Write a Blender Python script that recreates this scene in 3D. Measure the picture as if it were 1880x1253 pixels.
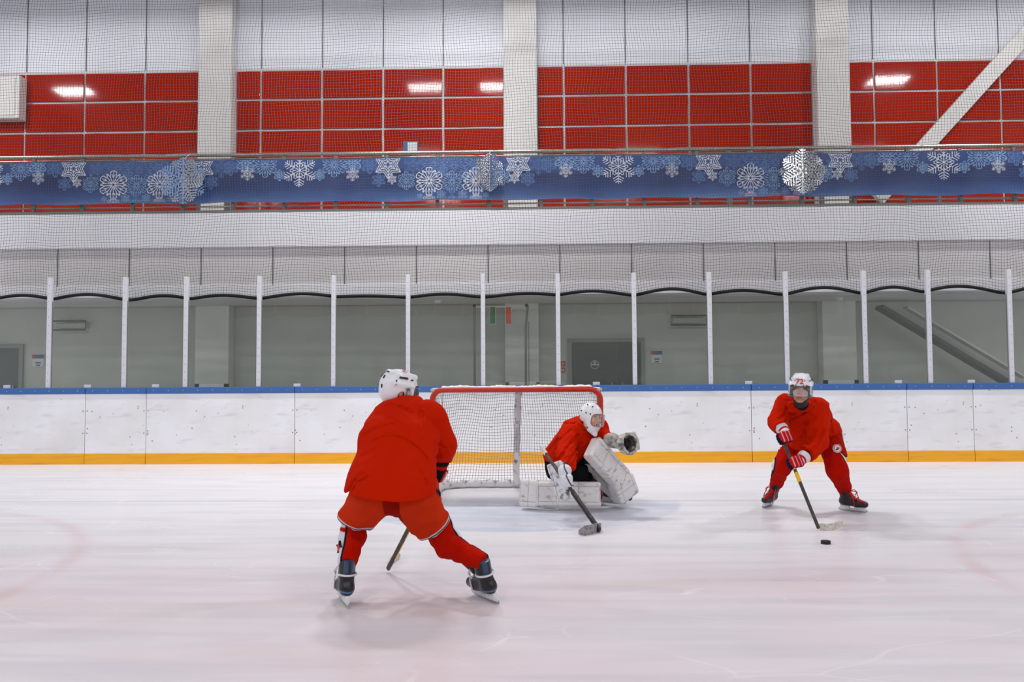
import bpy, bmesh, math, random
import numpy as np
from mathutils import Vector, Matrix
random.seed(5); RNG = np.random.RandomState(3)
for o in list(bpy.data.objects): bpy.data.objects.remove(o)
SC = bpy.context.scene; COL = SC.collection
PI = math.pi
def lin(c):
    return tuple(((v/255)/12.92 if v/255 <= .04045 else ((v/255+.055)/1.055)**2.4) for v in c)
# ------------------------------------------------------------------ camera
F = 1460.; CH = 1.39; PITCH = math.atan(64/F)
CM = Matrix.Rotation(math.radians(1.37), 3, 'Z') @ Matrix.Rotation(PI/2+PITCH, 3, 'X') @ Matrix.Rotation(math.radians(-.33), 3, 'Z')
cd = bpy.data.cameras.new('camera'); cam = bpy.data.objects.new('camera', cd); COL.objects.link(cam)
cd.sensor_width = 36; cd.lens = 36*F/1880; cd.clip_end = 200
cam.matrix_world = Matrix.Translation((0, 0, CH)) @ CM.to_4x4()
SC.camera = cam
def at(px, py, Y=None, Z=None):
    d = CM @ Vector(((px-940)/F, -(py-626.5)/F, -1.))
    t = Y/d.y if Y is not None else (Z-CH)/d.z
    return Vector((0, 0, CH)) + d*t
# ------------------------------------------------------------------ light
vs = SC.view_settings
vs.view_transform = 'Standard'; vs.look = 'None'; vs.gamma = 1; vs.use_curve_mapping = False
vs.exposure = -0.27
wd = bpy.data.worlds.new('world'); SC.world = wd; wd.use_nodes = True
wd.node_tree.nodes['Background'].inputs[0].default_value = (.85, .9, 1, 1)
wd.node_tree.nodes['Background'].inputs[1].default_value = .3
def area(name, loc, size, power, color=(1, .985, .985), rot=(0, 0, 0)):
    l = bpy.data.lights.new(name, 'AREA'); l.shape = 'RECTANGLE'; l.size, l.size_y = size
    l.energy = power; l.color = color
    o = bpy.data.objects.new(name, l); COL.objects.link(o); o.location = loc; o.rotation_euler = rot
    return o
for lx, pw in ((-11.9, 360), (-2.7, 270), (-0.8, 310), (9.2, 420)):      # flood lamps over the goal end
    area('hall_lamp_light', (lx, 11.2, 8.9), (.9, .5), pw)
for ly, pw in ((2.5, 95), (-4, 170), (-10, 190)):                        # rows over the rest of the rink, tilted down the hall
    for lx in (-12.0, -4.0, 4.0, 12.0):
        area('hall_lamp_light', (lx, ly, 9.6), (1.5, .7), pw, rot=(math.radians(40 if ly < 0 else 0), 0, 0))
for lx in (-7.5, 0.5, 8.5):
    area('cladding_fill_light', (lx, 14.75, 8.9), (7.5, .25), 45)  # unseen strips added to light the upper cladding
area('under_balcony_fill_light', (-.3, 13.68, 2.79), (28, .05), 85, rot=(math.radians(35), 0, 0))  # unseen strip added behind the beam to brighten the wall under the balcony

# ------------------------------------------------------------------ materials
def nodes(m): return m.node_tree.nodes, m.node_tree.links
def mat(name, rgb, rough=.6, metal=0, spec=.5, noise=None, bump=None, coat=0, vcol=False, alpha=1):
    m = bpy.data.materials.new(name); m.use_nodes = True; N, L = nodes(m); b = N['Principled BSDF']
    c = lin(rgb); b.inputs['Base Color'].default_value = (*c, 1); b.inputs['Roughness'].default_value = rough
    b.inputs['Metallic'].default_value = metal; b.inputs['Specular IOR Level'].default_value = spec
    b.inputs['Coat Weight'].default_value = coat
    src = None
    tc = N.new('ShaderNodeTexCoord')
    if vcol:
        a = N.new('ShaderNodeAttribute'); a.attribute_name = 'Col'; src = a.outputs['Color']
    if noise:   # (scale, rgb2, lo, hi[, stretch])
        n = N.new('ShaderNodeTexNoise'); n.inputs['Scale'].default_value = noise[0]; n.inputs['Detail'].default_value = 6
        v = tc.outputs['Object']
        if len(noise) > 4:
            mp = N.new('ShaderNodeMapping'); mp.inputs['Scale'].default_value = noise[4]; L.new(v, mp.inputs[0]); v = mp.outputs[0]
        L.new(v, n.inputs['Vector'])
        r = N.new('ShaderNodeMapRange'); r.inputs[1].default_value = noise[2]; r.inputs[2].default_value = noise[3]
        L.new(n.outputs['Fac'], r.inputs[0])
        mx = N.new('ShaderNodeMix'); mx.data_type = 'RGBA'
        L.new(r.outputs[0], mx.inputs[0])
        if src: L.new(src, mx.inputs[6])
        else: mx.inputs[6].default_value = (*c, 1)
        mx.inputs[7].default_value = (*lin(noise[1]), 1); src = mx.outputs[2]
    if src: L.new(src, b.inputs['Base Color'])
    if bump:    # (scale, strength, distance)
        n = N.new('ShaderNodeTexNoise'); n.inputs['Scale'].default_value = bump[0]; n.inputs['Detail'].default_value = 4
        L.new(tc.outputs['Object'], n.inputs['Vector'])
        bp = N.new('ShaderNodeBump'); bp.inputs['Strength'].default_value = bump[1]; bp.inputs['Distance'].default_value = bump[2]
        L.new(n.outputs['Fac'], bp.inputs['Height']); L.new(bp.outputs[0], b.inputs['Normal'])
    return m
def glassmat(name, tint, haze, hazecol, rough=.02):
    m = bpy.data.materials.new(name); m.use_nodes = True; N, L = nodes(m); N.remove(N['Principled BSDF'])
    out = [n for n in N if n.type == 'OUTPUT_MATERIAL'][0]
    t = N.new('ShaderNodeBsdfTransparent'); t.inputs[0].default_value = (*tint, 1)
    d = N.new('ShaderNodeBsdfDiffuse'); d.inputs[0].default_value = (*lin(hazecol), 1)
    g = N.new('ShaderNodeBsdfGlossy'); g.inputs['Roughness'].default_value = rough
    f = N.new('ShaderNodeFresnel'); f.inputs[0].default_value = 1.5
    m1 = N.new('ShaderNodeMixShader'); m1.inputs[0].default_value = haze
    m2 = N.new('ShaderNodeMixShader')
    L.new(t.outputs[0], m1.inputs[1]); L.new(d.outputs[0], m1.inputs[2])
    L.new(f.outputs[0], m2.inputs[0]); L.new(m1.outputs[0], m2.inputs[1]); L.new(g.outputs[0], m2.inputs[2])
    L.new(m2.outputs[0], out.inputs[0])
    # gentle waviness of the sheet
    tc = N.new('ShaderNodeTexCoord'); n = N.new('ShaderNodeTexNoise'); n.inputs['Scale'].default_value = .9
    bp = N.new('ShaderNodeBump'); bp.inputs['Distance'].default_value = .02; bp.inputs['Strength'].default_value = .25
    L.new(tc.outputs['Object'], n.inputs['Vector']); L.new(n.outputs['Fac'], bp.inputs['Height']); L.new(bp.outputs[0], g.inputs['Normal'])
    return m
M = dict(
    clad=mat('grey_cladding', (232, 236, 243), .45, noise=(.6, (214, 218, 225), .4, .75)),
    wallpaint=mat('wall_paint', (196, 197, 192), .8, noise=(1.2, (186, 187, 182), .35, .7)),
    column=mat('column_paint', (222, 221, 218), .7, noise=(1.5, (206, 205, 202), .4, .75)),
    fascia=mat('fascia_paint', (240, 240, 245), .6, noise=(.5, (228, 228, 233), .4, .7)),
    soffit=mat('soffit_paint', (220, 218, 217), .7, noise=(.7, (206, 204, 203), .35, .7)),
    joint=mat('joint_grey', (92, 94, 98), .7),
    red_panel=mat('red_glossy_panel', (172, 32, 2), .07, spec=.12, noise=(.35, (150, 20, 0), .35, .7), bump=(.8, .12, .02)),
    grid=mat('grid_white', (205, 203, 204), .5),
    board=None, yellow=mat('yellow_kickplate', (246, 176, 20), .35, noise=(9, (222, 146, 14), .5, .8, (.2, 1, 2.5))),
    rail_blue=mat('blue_cap_rail', (60, 104, 168), .4),
    screw=mat('screw_white', (210, 215, 225), .4),
    post=mat('post_white', (214, 215, 222), .45, noise=(30, (170, 170, 178), .62, .75)),
    steel=mat('railing_steel', (176, 172, 160), .28, metal=.85),
    steel_dull=mat('post_steel', (124, 124, 120), .5, metal=.4),
    cord=mat('netting_cord', (70, 72, 80), .8),
    rope=mat('border_rope', (16, 18, 18), .8),
    banner=None,
    flake_w=mat('flake_white', (196, 203, 220), .5), flake_p=mat('flake_pale', (116, 150, 194), .5), flake_m=mat('flake_mid', (78, 110, 162), .5),
    foil_b=mat('foil_blue', (132, 162, 208), .35, metal=.85), foil_s=mat('foil_silver', (206, 208, 208), .18, metal=1),
    white=mat('white_paint', (226, 226, 228), .5), box=mat('box_white', (222, 221, 219), .55),
    dark=mat('dark_plastic', (26, 27, 29), .5), darkgrey=mat('dark_grey', (62, 66, 64), .5),
    doorgrey=mat('door_grey', (132, 138, 136), .55), doordark=mat('door_glass', (72, 82, 80), .25),
    red=mat('goal_red', (196, 44, 16), .35, noise=(14, (166, 40, 24), .55, .75)),
    goalwhite=mat('goal_padding', (222, 221, 220), .75, noise=(16, (120, 120, 124), .56, .72), bump=(30, .6, .01)),
    goalcord=mat('goal_cord', (150, 148, 144), .8), snow=mat('snow', (238, 238, 242), .8, bump=(60, .8, .01)),
    green=mat('flag_green', (0, 120, 72), .7), orange=mat('flag_orange', (232, 74, 34), .7), flagw=mat('flag_white', (220, 218, 205), .7),
    signblue=mat('sign_blue', (52, 88, 140), .5), signred=mat('sign_red', (190, 60, 36), .5), signwhite=mat('sign_white', (205, 208, 212), .5),
    lens=mat('lamp_lens', (176, 182, 168), .4), ceil=mat('ceiling_paint', (150, 152, 154), .9),
    puck=mat('puck_rubber', (20, 20, 22), .55),
    col=mat('coloured_cloth', (255, 255, 255), .9, vcol=True, spec=.06),
    colk=mat('coloured_hard', (255, 255, 255), .32, vcol=True, spec=.5),
    skin=mat('skin', (255, 255, 255), .55, vcol=True, spec=.35),
    pad=mat('goalie_pad', (255, 255, 255), .5, vcol=True, noise=(11, (120, 116, 112), .57, .80, (1, 1, 2.2))),
    glove=mat('goalie_glove_leather', (255, 255, 255), .55, vcol=True, noise=(18, (96, 90, 84), .52, .70)),
    helmet=mat('helmet_shell', (236, 237, 242), .25, coat=.3), blade=mat('steel_blade', (190, 194, 200), .25, metal=.9),
    holder=mat('blade_holder', (228, 230, 234), .4), cage=mat('cage_wire', (190, 192, 196), .25, metal=.9),
    shaft=mat('stick_shaft', (52, 48, 44), .4, noise=(20, (86, 78, 66), .5, .7)), shaft_y=mat('stick_yellow', (236, 190, 20), .4),
    tape=mat('stick_tape_white', (222, 214, 204), .8, noise=(40, (150, 142, 132), .5, .75)), gblade=mat('goalie_blade', (150, 150, 150), .6, noise=(40, (90, 90, 92), .45, .7)),
    number=mat('number_red', (196, 40, 30), .5), lace_w=mat('lace_white', (225, 225, 235), .7), lace_r=mat('lace_red', (206, 28, 30), .7),
    stripe_w=mat('stripe_white', (225, 226, 235), .8), stripe_k=mat('stripe_black', (20, 22, 32), .8),
)
M['glass'] = glassmat('rink_glass', (.86, .90, .875), .055, (196, 198, 186))  # diffuse haze: slight dirt film, plus a stand-in for reflections veiling the glass
M['visor'] = glassmat('visor_clear', (.96, .97, .98), .10, (220, 225, 235))

def board_material():
    m = mat('scuffed_board', (226, 227, 230), .4); N, L = nodes(m); b = N['Principled BSDF']
    tc = N.new('ShaderNodeTexCoord')
    def noise(scale, lo, hi, stretch=(1, 1, 1), det=3):
        mp = N.new('ShaderNodeMapping'); mp.inputs['Scale'].default_value = stretch; L.new(tc.outputs['Object'], mp.inputs[0])
        n = N.new('ShaderNodeTexNoise'); n.inputs['Scale'].default_value = scale; n.inputs['Detail'].default_value = det
        L.new(mp.outputs[0], n.inputs['Vector'])
        r = N.new('ShaderNodeMapRange'); r.inputs[1].default_value = lo; r.inputs[2].default_value = hi; L.new(n.outputs['Fac'], r.inputs[0]); return r.outputs[0]
    def mix(fac, a, c2, k=1.0):
        mx = N.new('ShaderNodeMix'); mx.data_type = 'RGBA'
        mm = N.new('ShaderNodeMath'); mm.operation = 'MULTIPLY'; L.new(fac, mm.inputs[0]); mm.inputs[1].default_value = k; L.new(mm.outputs[0], mx.inputs[0])
        if isinstance(a, tuple): mx.inputs[6].default_value = (*lin(a), 1)
        else: L.new(a, mx.inputs[6])
        mx.inputs[7].default_value = (*lin(c2), 1); return mx.outputs[2]
    c = mix(noise(1.3, .4, .7), (242, 243, 247), (230, 230, 229))
    c = mix(noise(5, .56, .74, (.5, 1, 2.2), 8), c, (186, 186, 186), .4)
    # puck marks: small sparse dark specks
    v = N.new('ShaderNodeTexVoronoi'); v.inputs['Scale'].default_value = 9; v.feature = 'F1'; L.new(tc.outputs['Object'], v.inputs['Vector'])
    r = N.new('ShaderNodeMapRange'); r.inputs[1].default_value = .13; r.inputs[2].default_value = .07; L.new(v.outputs['Distance'], r.inputs[0])
    mm = N.new('ShaderNodeMath'); mm.operation = 'MULTIPLY'; L.new(r.outputs[0], mm.inputs[0]); L.new(noise(2.3, .44, .58, (1, 1, 1), 6), mm.inputs[1])
    c = mix(mm.outputs[0], c, (84, 84, 88), .85)
    L.new(c, b.inputs['Base Color']); return m
M['board'] = board_material()
def banner_material():
    m = mat('banner_print', (30, 66, 134), .42); N, L = nodes(m); b = N['Principled BSDF']
    tc = N.new('ShaderNodeTexCoord'); sp = N.new('ShaderNodeSeparateXYZ'); L.new(tc.outputs['Object'], sp.inputs[0])
    mp = N.new('ShaderNodeMapping'); mp.inputs['Scale'].default_value = (.42, 1, 2.2); mp.inputs['Rotation'].default_value = (0, .25, 0); L.new(tc.outputs['Object'], mp.inputs[0])
    n = N.new('ShaderNodeTexNoise'); n.inputs['Scale'].default_value = 1.0; n.inputs['Detail'].default_value = 3; n.inputs['Distortion'].default_value = .7
    L.new(mp.outputs[0], n.inputs['Vector'])
    r = N.new('ShaderNodeMapRange'); r.inputs[1].default_value = -.42; r.inputs[2].default_value = .42; L.new(sp.outputs[2], r.inputs[0])
    ad = N.new('ShaderNodeMath'); ad.operation = 'MULTIPLY_ADD'; L.new(n.outputs['Fac'], ad.inputs[0]); ad.inputs[1].default_value = .5; L.new(r.outputs[0], ad.inputs[2])
    cr = N.new('ShaderNodeValToRGB'); e = cr.color_ramp.elements
    e[0].position = .2; e[0].color = (*lin((100, 130, 178)), 1); e[1].position = 1.0; e[1].color = (*lin((40, 70, 128)), 1)
    for p, c in ((.42, (54, 86, 142)), (.62, (28, 54, 108)), (.85, (20, 40, 86))):
        k = e.new(p); k.color = (*lin(c), 1)
    L.new(ad.outputs[0], cr.inputs[0]); L.new(cr.outputs[0], b.inputs['Base Color']); return m
M['banner'] = banner_material()
def ice_material():
    m = mat('ice', (232, 231, 238), .3); N, L = nodes(m); b = N['Principled BSDF']
    tc = N.new('ShaderNodeTexCoord'); P = tc.outputs['Object']
    def noise(scale, lo, hi, st=(1, 1, 1), det=6, rot=0, dist=0):
        mp = N.new('ShaderNodeMapping'); mp.inputs['Scale'].default_value = st; mp.inputs['Rotation'].default_value = (0, 0, rot); L.new(P, mp.inputs[0])
        n = N.new('ShaderNodeTexNoise'); n.inputs['Scale'].default_value = scale; n.inputs['Detail'].default_value = det; n.inputs['Distortion'].default_value = dist
        L.new(mp.outputs[0], n.inputs['Vector'])
        r = N.new('ShaderNodeMapRange'); r.inputs[1].default_value = lo; r.inputs[2].default_value = hi; L.new(n.outputs['Fac'], r.inputs[0]); return r.outputs[0]
    def mul(a, k):
        mm = N.new('ShaderNodeMath'); mm.operation = 'MULTIPLY'; L.new(a, mm.inputs[0])
        if isinstance(k, float): mm.inputs[1].default_value = k
        else: L.new(k, mm.inputs[1])
        return mm.outputs[0]
    def mix(fac, a, c2):
        mx = N.new('ShaderNodeMix'); mx.data_type = 'RGBA'; L.new(fac, mx.inputs[0])
        if isinstance(a, tuple): mx.inputs[6].default_value = (*lin(a), 1)
        else: L.new(a, mx.inputs[6])
        mx.inputs[7].default_value = (*lin(c2), 1); return mx.outputs[2]
    sp = N.new('ShaderNodeSeparateXYZ'); L.new(P, sp.inputs[0])
    # uneven, slightly darker pinkish tint, stronger towards the near ice
    far = N.new('ShaderNodeMapRange'); far.inputs[1].default_value = 8.2; far.inputs[2].default_value = 5.2; L.new(sp.outputs[1], far.inputs[0])
    c = mix(mul(noise(.5, .3, .62, (.5, 1, 1)), far.outputs[0]), (236, 235, 240), (228, 214, 219))
    c = mix(mul(noise(.8, .5, .75, (.35, 1.6, 1), 8, .1, .6), mul(far.outputs[0], .6)), c, (220, 202, 198))
    c = mix(mul(noise(2.2, .45, .8, (.25, 2.4, 1), 9, .12, .5), .55), c, (196, 196, 206))
    def ring(cx, cy, r0, w, soft):
        a = N.new('ShaderNodeVectorMath'); a.operation = 'DISTANCE'; L.new(P, a.inputs[0]); a.inputs[1].default_value = (cx, cy, 0)
        s = N.new('ShaderNodeMath'); s.operation = 'SUBTRACT'; L.new(a.outputs['Value'], s.inputs[0]); s.inputs[1].default_value = r0
        t = N.new('ShaderNodeMath'); t.operation = 'ABSOLUTE'; L.new(s.outputs[0], t.inputs[0])
        r = N.new('ShaderNodeMapRange'); r.inputs[1].default_value = w+soft; r.inputs[2].default_value = w; L.new(t.outputs[0], r.inputs[0]); return r.outputs[0]
    # crease (pale blue half disc in front of the goal line)
    a = ring(-.17, 8.92, 0, 1.75, .06)
    fr = N.new('ShaderNodeMath'); fr.operation = 'LESS_THAN'; L.new(sp.outputs[1], fr.inputs[0]); fr.inputs[1].default_value = 8.9
    c = mix(mul(mul(a, fr.outputs[0]), mul(noise(3, .2, .62, (.35, 1.6, 1), 8), .75)), c, (188, 198, 218))
    # goal line, faded under the frost
    gl = N.new('ShaderNodeMath'); gl.operation = 'SUBTRACT'; L.new(sp.outputs[1], gl.inputs[0]); gl.inputs[1].default_value = 8.92
    ga = N.new('ShaderNodeMath'); ga.operation = 'ABSOLUTE'; L.new(gl.outputs[0], ga.inputs[0])
    gr = N.new('ShaderNodeMath'); gr.operation = 'LESS_THAN'; L.new(ga.outputs[0], gr.inputs[0]); gr.inputs[1].default_value = .03
    c = mix(mul(gr.outputs[0], .34), c, (176, 150, 158))
    # faded face-off circles
    for cx in (-6.7, 6.5):
        c = mix(mul(mul(ring(cx, 5.1, 3.4 if cx > 0 else 3.3, .02, .09), noise(1.3, .3, .6)), .26), c, (214, 150, 150))
    # skate scratches: thin cells of several directions
    for sc_, rot, st in ((3.2, .3, (.25, 1, 1)), (4.5, -.5, (.3, 1, 1)), (2.6, 1.2, (.35, 1, 1))):
        mp = N.new('ShaderNodeMapping'); mp.inputs['Scale'].default_value = st; mp.inputs['Rotation'].default_value = (0, 0, rot); L.new(P, mp.inputs[0])
        nz = N.new('ShaderNodeTexNoise'); nz.inputs['Scale'].default_value = .8; L.new(mp.outputs[0], nz.inputs['Vector'])
        ad = N.new('ShaderNodeVectorMath'); ad.operation = 'ADD'; L.new(mp.outputs[0], ad.inputs[0]); L.new(nz.outputs['Color'], ad.inputs[1])
        v = N.new('ShaderNodeTexVoronoi'); v.feature = 'DISTANCE_TO_EDGE'; v.inputs['Scale'].default_value = sc_*.5; L.new(ad.outputs[0], v.inputs['Vector'])
        r = N.new('ShaderNodeMapRange'); r.inputs[1].default_value = .007; r.inputs[2].default_value = .002; L.new(v.outputs['Distance'], r.inputs[0])
        c = mix(mul(mul(r.outputs[0], noise(1.1, .48, .62)), .5), c, (250, 248, 250))
    L.new(c, b.inputs['Base Color'])
    rr = noise(1.5, .2, .8, (.4, 1.5, 1)); mr = N.new('ShaderNodeMapRange'); mr.inputs[3].default_value = .22; mr.inputs[4].default_value = .42; L.new(rr, mr.inputs[0]); L.new(mr.outputs[0], b.inputs['Roughness'])
    b.inputs['Specular IOR Level'].default_value = .3
    return m
M['ice'] = ice_material()

# ------------------------------------------------------------------ mesh helpers
def link(o, parent=None):
    COL.objects.link(o)
    if parent is not None: o.parent = parent
    return o
def tag(o, label=None, cat=None, group=None, kind=None):
    if label: o['label'] = label
    if cat: o['category'] = cat
    if group: o['group'] = group
    if kind: o['kind'] = kind
    return o
def empty(name, loc, label=None, cat=None, group=None, rz=0):
    o = bpy.data.objects.new(name, None); o.location = loc; o.rotation_euler.z = rz; o.empty_display_size = .1
    link(o); return tag(o, label, cat, group)
class MB:
    """collects shapes into one mesh; coordinates are world, shifted by the parent's location when built"""
    def __init__(s): s.v = []; s.f = []; s.m = []; s.n = 0; s.sm = []
    def add(s, V, Fc, mi=0, smooth=False):
        V = [tuple(v) for v in V]; s.v += V; s.f += [tuple(i+s.n for i in f) for f in Fc]; s.m += [mi]*len(Fc); s.sm += [smooth]*len(Fc); s.n += len(V); return s
    def box(s, lo, hi, mi=0, b=0.0):
        lo = Vector(lo); hi = Vector(hi); c = (lo+hi)/2; h = (hi-lo)/2
        return s.obox(c, h, Matrix.Identity(3), mi, b)
    def obox(s, c, h, R=Matrix.Identity(3), mi=0, b=0.0):
        c = Vector(c); h = Vector((abs(h[0]), abs(h[1]), abs(h[2])))
        b = min(b, min(h)*.9)
        if b <= 0:
            V = [c + R @ Vector((x*h.x, y*h.y, z*h.z)) for x in (-1, 1) for y in (-1, 1) for z in (-1, 1)]
            return s.add(V, [(0, 1, 3, 2), (4, 6, 7, 5), (0, 4, 5, 1), (2, 3, 7, 6), (0, 2, 6, 4), (1, 5, 7, 3)], mi)
        bm = bmesh.new(); bmesh.ops.create_cube(bm, size=2)
        for v in bm.verts: v.co = Vector((v.co.x*h.x, v.co.y*h.y, v.co.z*h.z))
        bmesh.ops.bevel(bm, geom=bm.edges[:], offset=b, segments=2, affect='EDGES', profile=.5)
        bm.verts.index_update(); V = [c + R @ v.co for v in bm.verts]; Fc = [tuple(v.index for v in f.verts) for f in bm.faces]; bm.free()
        return s.add(V, Fc, mi)
    def tube(s, pts, r, n=8, mi=0, closed=False, caps=True):
        pts = [Vector(p) for p in pts]; m = len(pts); rr = r if isinstance(r, (list, tuple)) else [r]*m
        V = []; Fc = []; T = []
        for i in range(m):
            a = pts[(i-1) % m] if (closed or i > 0) else pts[i]; b = pts[(i+1) % m] if (closed or i < m-1) else pts[i]
            T.append((b-a).normalized())
        u = T[0].orthogonal().normalized()
        for i in range(m):
            u = (u - T[i]*u.dot(T[i])); u = u.normalized() if u.length > 1e-6 else T[i].orthogonal().normalized()
            w = T[i].cross(u)
            V += [pts[i] + (u*math.cos(2*PI*k/n) + w*math.sin(2*PI*k/n))*rr[i] for k in range(n)]
        for i in range(m if closed else m-1):
            j = (i+1) % m
            Fc += [(i*n+k, i*n+(k+1) % n, j*n+(k+1) % n, j*n+k) for k in range(n)]
        s.add(V, Fc, mi, n > 4)
        if caps and not closed:
            s.add(V[:n], [tuple(range(n))[::-1]], mi); s.add(V[-n:], [tuple(range(n))], mi)
        return s
    def cyl(s, a, b, r, n=16, mi=0, r2=None): return s.tube([a, b], [r, r if r2 is None else r2], n, mi)
    def sph(s, c, r, mi=0, R=Matrix.Identity(3), nu=14, nv=9):
        r = Vector(r) if hasattr(r, '__len__') else Vector((r, r, r)); c = Vector(c)
        V = []; Fc = []
        for i in range(nv+1):
            t = PI*i/nv
            for k in range(nu):
                p = 2*PI*k/nu; V.append(c + R @ Vector((r.x*math.sin(t)*math.cos(p), r.y*math.sin(t)*math.sin(p), r.z*math.cos(t))))
        for i in range(nv):
            Fc += [(i*nu+k, (i+1)*nu+k, (i+1)*nu+(k+1) % nu, i*nu+(k+1) % nu) for k in range(nu)]
        return s.add(V, Fc, mi, True)
    def build(s, name, mats, parent=None, loc=None, label=None, cat=None, group=None, kind=None):
        me = bpy.data.meshes.new(name); off = Vector((0, 0, 0))
        if parent is not None:
            off = Vector(parent.location); pp = parent.parent
            while pp is not None: off += Vector(pp.location); pp = pp.parent
        if loc is not None: off = Vector(loc)
        me.from_pydata([(v[0]-off.x, v[1]-off.y, v[2]-off.z) for v in s.v], [], s.f)
        for m_ in (mats if isinstance(mats, (list, tuple)) else [mats]): me.materials.append(m_)
        me.polygons.foreach_set('material_index', s.m); me.polygons.foreach_set('use_smooth', s.sm); me.update()
        o = bpy.data.objects.new(name, me); link(o, parent)
        if parent is None: o.location = off
        return tag(o, label, cat, group, kind)
def cords(lines, r):
    """many thin square cords given as (n,3) arrays, returned as vertex and face arrays"""
    Vs = []; Fs = []; base = 0
    for P in lines:
        P = np.asarray(P, float); T = np.gradient(P, axis=0); T /= np.linalg.norm(T, axis=1)[:, None]+1e-9
        ref = np.array([0, 1, 0.]) if abs(T[:, 1]).mean() < .8 else np.array([1, 0, 0.])
        U = np.cross(T, ref); U /= np.linalg.norm(U, axis=1)[:, None]+1e-9; W = np.cross(T, U)
        n = len(P); V = np.stack([P+U*r, P+W*r, P-U*r, P-W*r], 1).reshape(-1, 3)
        i = np.arange(n-1)[:, None]*4; k = np.arange(4)[None]
        Fc = np.stack([i+k, i+(k+1) % 4, i+4+(k+1) % 4, i+4+k], -1).reshape(-1, 4)
        Vs.append(V); Fs.append(Fc+base); base += len(V)
    return np.concatenate(Vs), np.concatenate(Fs)
def np_mesh(name, V, Fc, mats, parent=None, loc=(0, 0, 0), smooth=True, col=None):
    me = bpy.data.meshes.new(name); V = np.asarray(V, float)-np.asarray(loc, float)
    me.vertices.add(len(V)); me.vertices.foreach_set('co', V.ravel())
    me.loops.add(Fc.size); me.loops.foreach_set('vertex_index', Fc.ravel().astype(np.int32))
    me.polygons.add(len(Fc)); me.polygons.foreach_set('loop_start', np.arange(0, Fc.size, Fc.shape[1], dtype=np.int32))
    me.update(calc_edges=True); me.validate()
    me.polygons.foreach_set('use_smooth', np.full(len(me.polygons), smooth))
    for m_ in (mats if isinstance(mats, (list, tuple)) else [mats]): me.materials.append(m_)
    if col is not None:
        a = me.color_attributes.new('Col', 'FLOAT_COLOR', 'POINT'); c = np.ones((len(V), 4), np.float32); c[:, :3] = col
        a.data.foreach_set('color', c.ravel())
    o = bpy.data.objects.new(name, me); link(o, parent)
    if parent is None: o.location = loc
    return o
def rows(o): return Vector(o.location)

# ------------------------------------------------------------------ implicit surfaces
f32 = np.float32
def _bb(f, lo, hi): f.bb = (np.array(lo, float), np.array(hi, float)); return f
def A(v): return np.array([float(x) for x in v], f32)
def cap(a, b, ra, rb=None):
    a = A(a); b = A(b); rb = ra if rb is None else rb; d = b-a; dd = float(d@d)+1e-12
    def f(P):
        q = P-a; h = np.clip(q@d/dd, 0, 1); return np.linalg.norm(q-h[:, None]*d, axis=1)-(ra+(rb-ra)*h)
    R = max(ra, rb); return _bb(f, np.minimum(a, b)-R, np.maximum(a, b)+R)
def slab(a, b, ra, rb, n, fl):
    """tapered capsule squeezed by factor fl along direction n"""
    a = A(a); b = A(b); n = A(n); n = n/np.linalg.norm(n); d = b-a; s = 1/fl-1
    d2 = d+n*(d@n)*s; dd = float(d2@d2)+1e-12
    def f(P):
        q = P-a; q = q+(q@n)[:, None]*n*s; h = np.clip(q@d2/dd, 0, 1); return (np.linalg.norm(q-h[:, None]*d2, axis=1)-(ra+(rb-ra)*h))*min(1, (fl+1)/2)
    R = max(ra, rb); return _bb(f, np.minimum(a, b)-R, np.maximum(a, b)+R)
def ell(c, r, R=None):
    c = A(c); r = A(r if hasattr(r, '__len__') else (r, r, r)); Q = np.eye(3, dtype=f32) if R is None else np.array(R, f32)
    def f(P):
        q = (P-c)@Q; k0 = np.linalg.norm(q/r, axis=1); k1 = np.linalg.norm(q/(r*r), axis=1)+1e-9; return k0*(k0-1)/k1
    m = float(r.max()); return _bb(f, c-m, c+m)
def rbox(c, h, R=None, rd=.01):
    c = A(c); h = A(h); Q = np.eye(3, dtype=f32) if R is None else np.array(R, f32)
    def f(P):
        q = np.abs((P-c)@Q)-(h-rd); return np.linalg.norm(np.maximum(q, 0), axis=1)+np.minimum(q.max(1), 0)-rd
    m = float(np.linalg.norm(h)); return _bb(f, c-m, c+m)
def U(k, *fs):
    fs = [x for x in fs if x is not None]
    def f(P):
        d = fs[0](P)
        for g in fs[1:]:
            e = g(P); h = np.maximum(k-np.abs(d-e), 0)/k; d = np.minimum(d, e)-h*h*k*.25
        return d
    return _bb(f, np.min([g.bb[0] for g in fs], 0), np.max([g.bb[1] for g in fs], 0))
def SUB(a, b, k=.003):
    def f(P):
        d = a(P); e = -b(P); h = np.maximum(k-np.abs(d-e), 0)/k; return np.maximum(d, e)+h*h*k*.25
    return _bb(f, *a.bb)
def INT(a, b, k=.003):
    def f(P):
        d = a(P); e = b(P); h = np.maximum(k-np.abs(d-e), 0)/k; return np.maximum(d, e)+h*h*k*.25
    return _bb(f, *a.bb)
def half(p, n):
    """keeps the side opposite to n"""
    p = A(p); n = A(n); n = n/np.linalg.norm(n)
    f = lambda P: (P-p)@n
    return _bb(f, (-9, -9, -9), (9, 9, 9))
def DISP(a, g, m=.02):
    f = lambda P: a(P)+g(P)
    return _bb(f, a.bb[0]-m, a.bb[1]+m)
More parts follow.
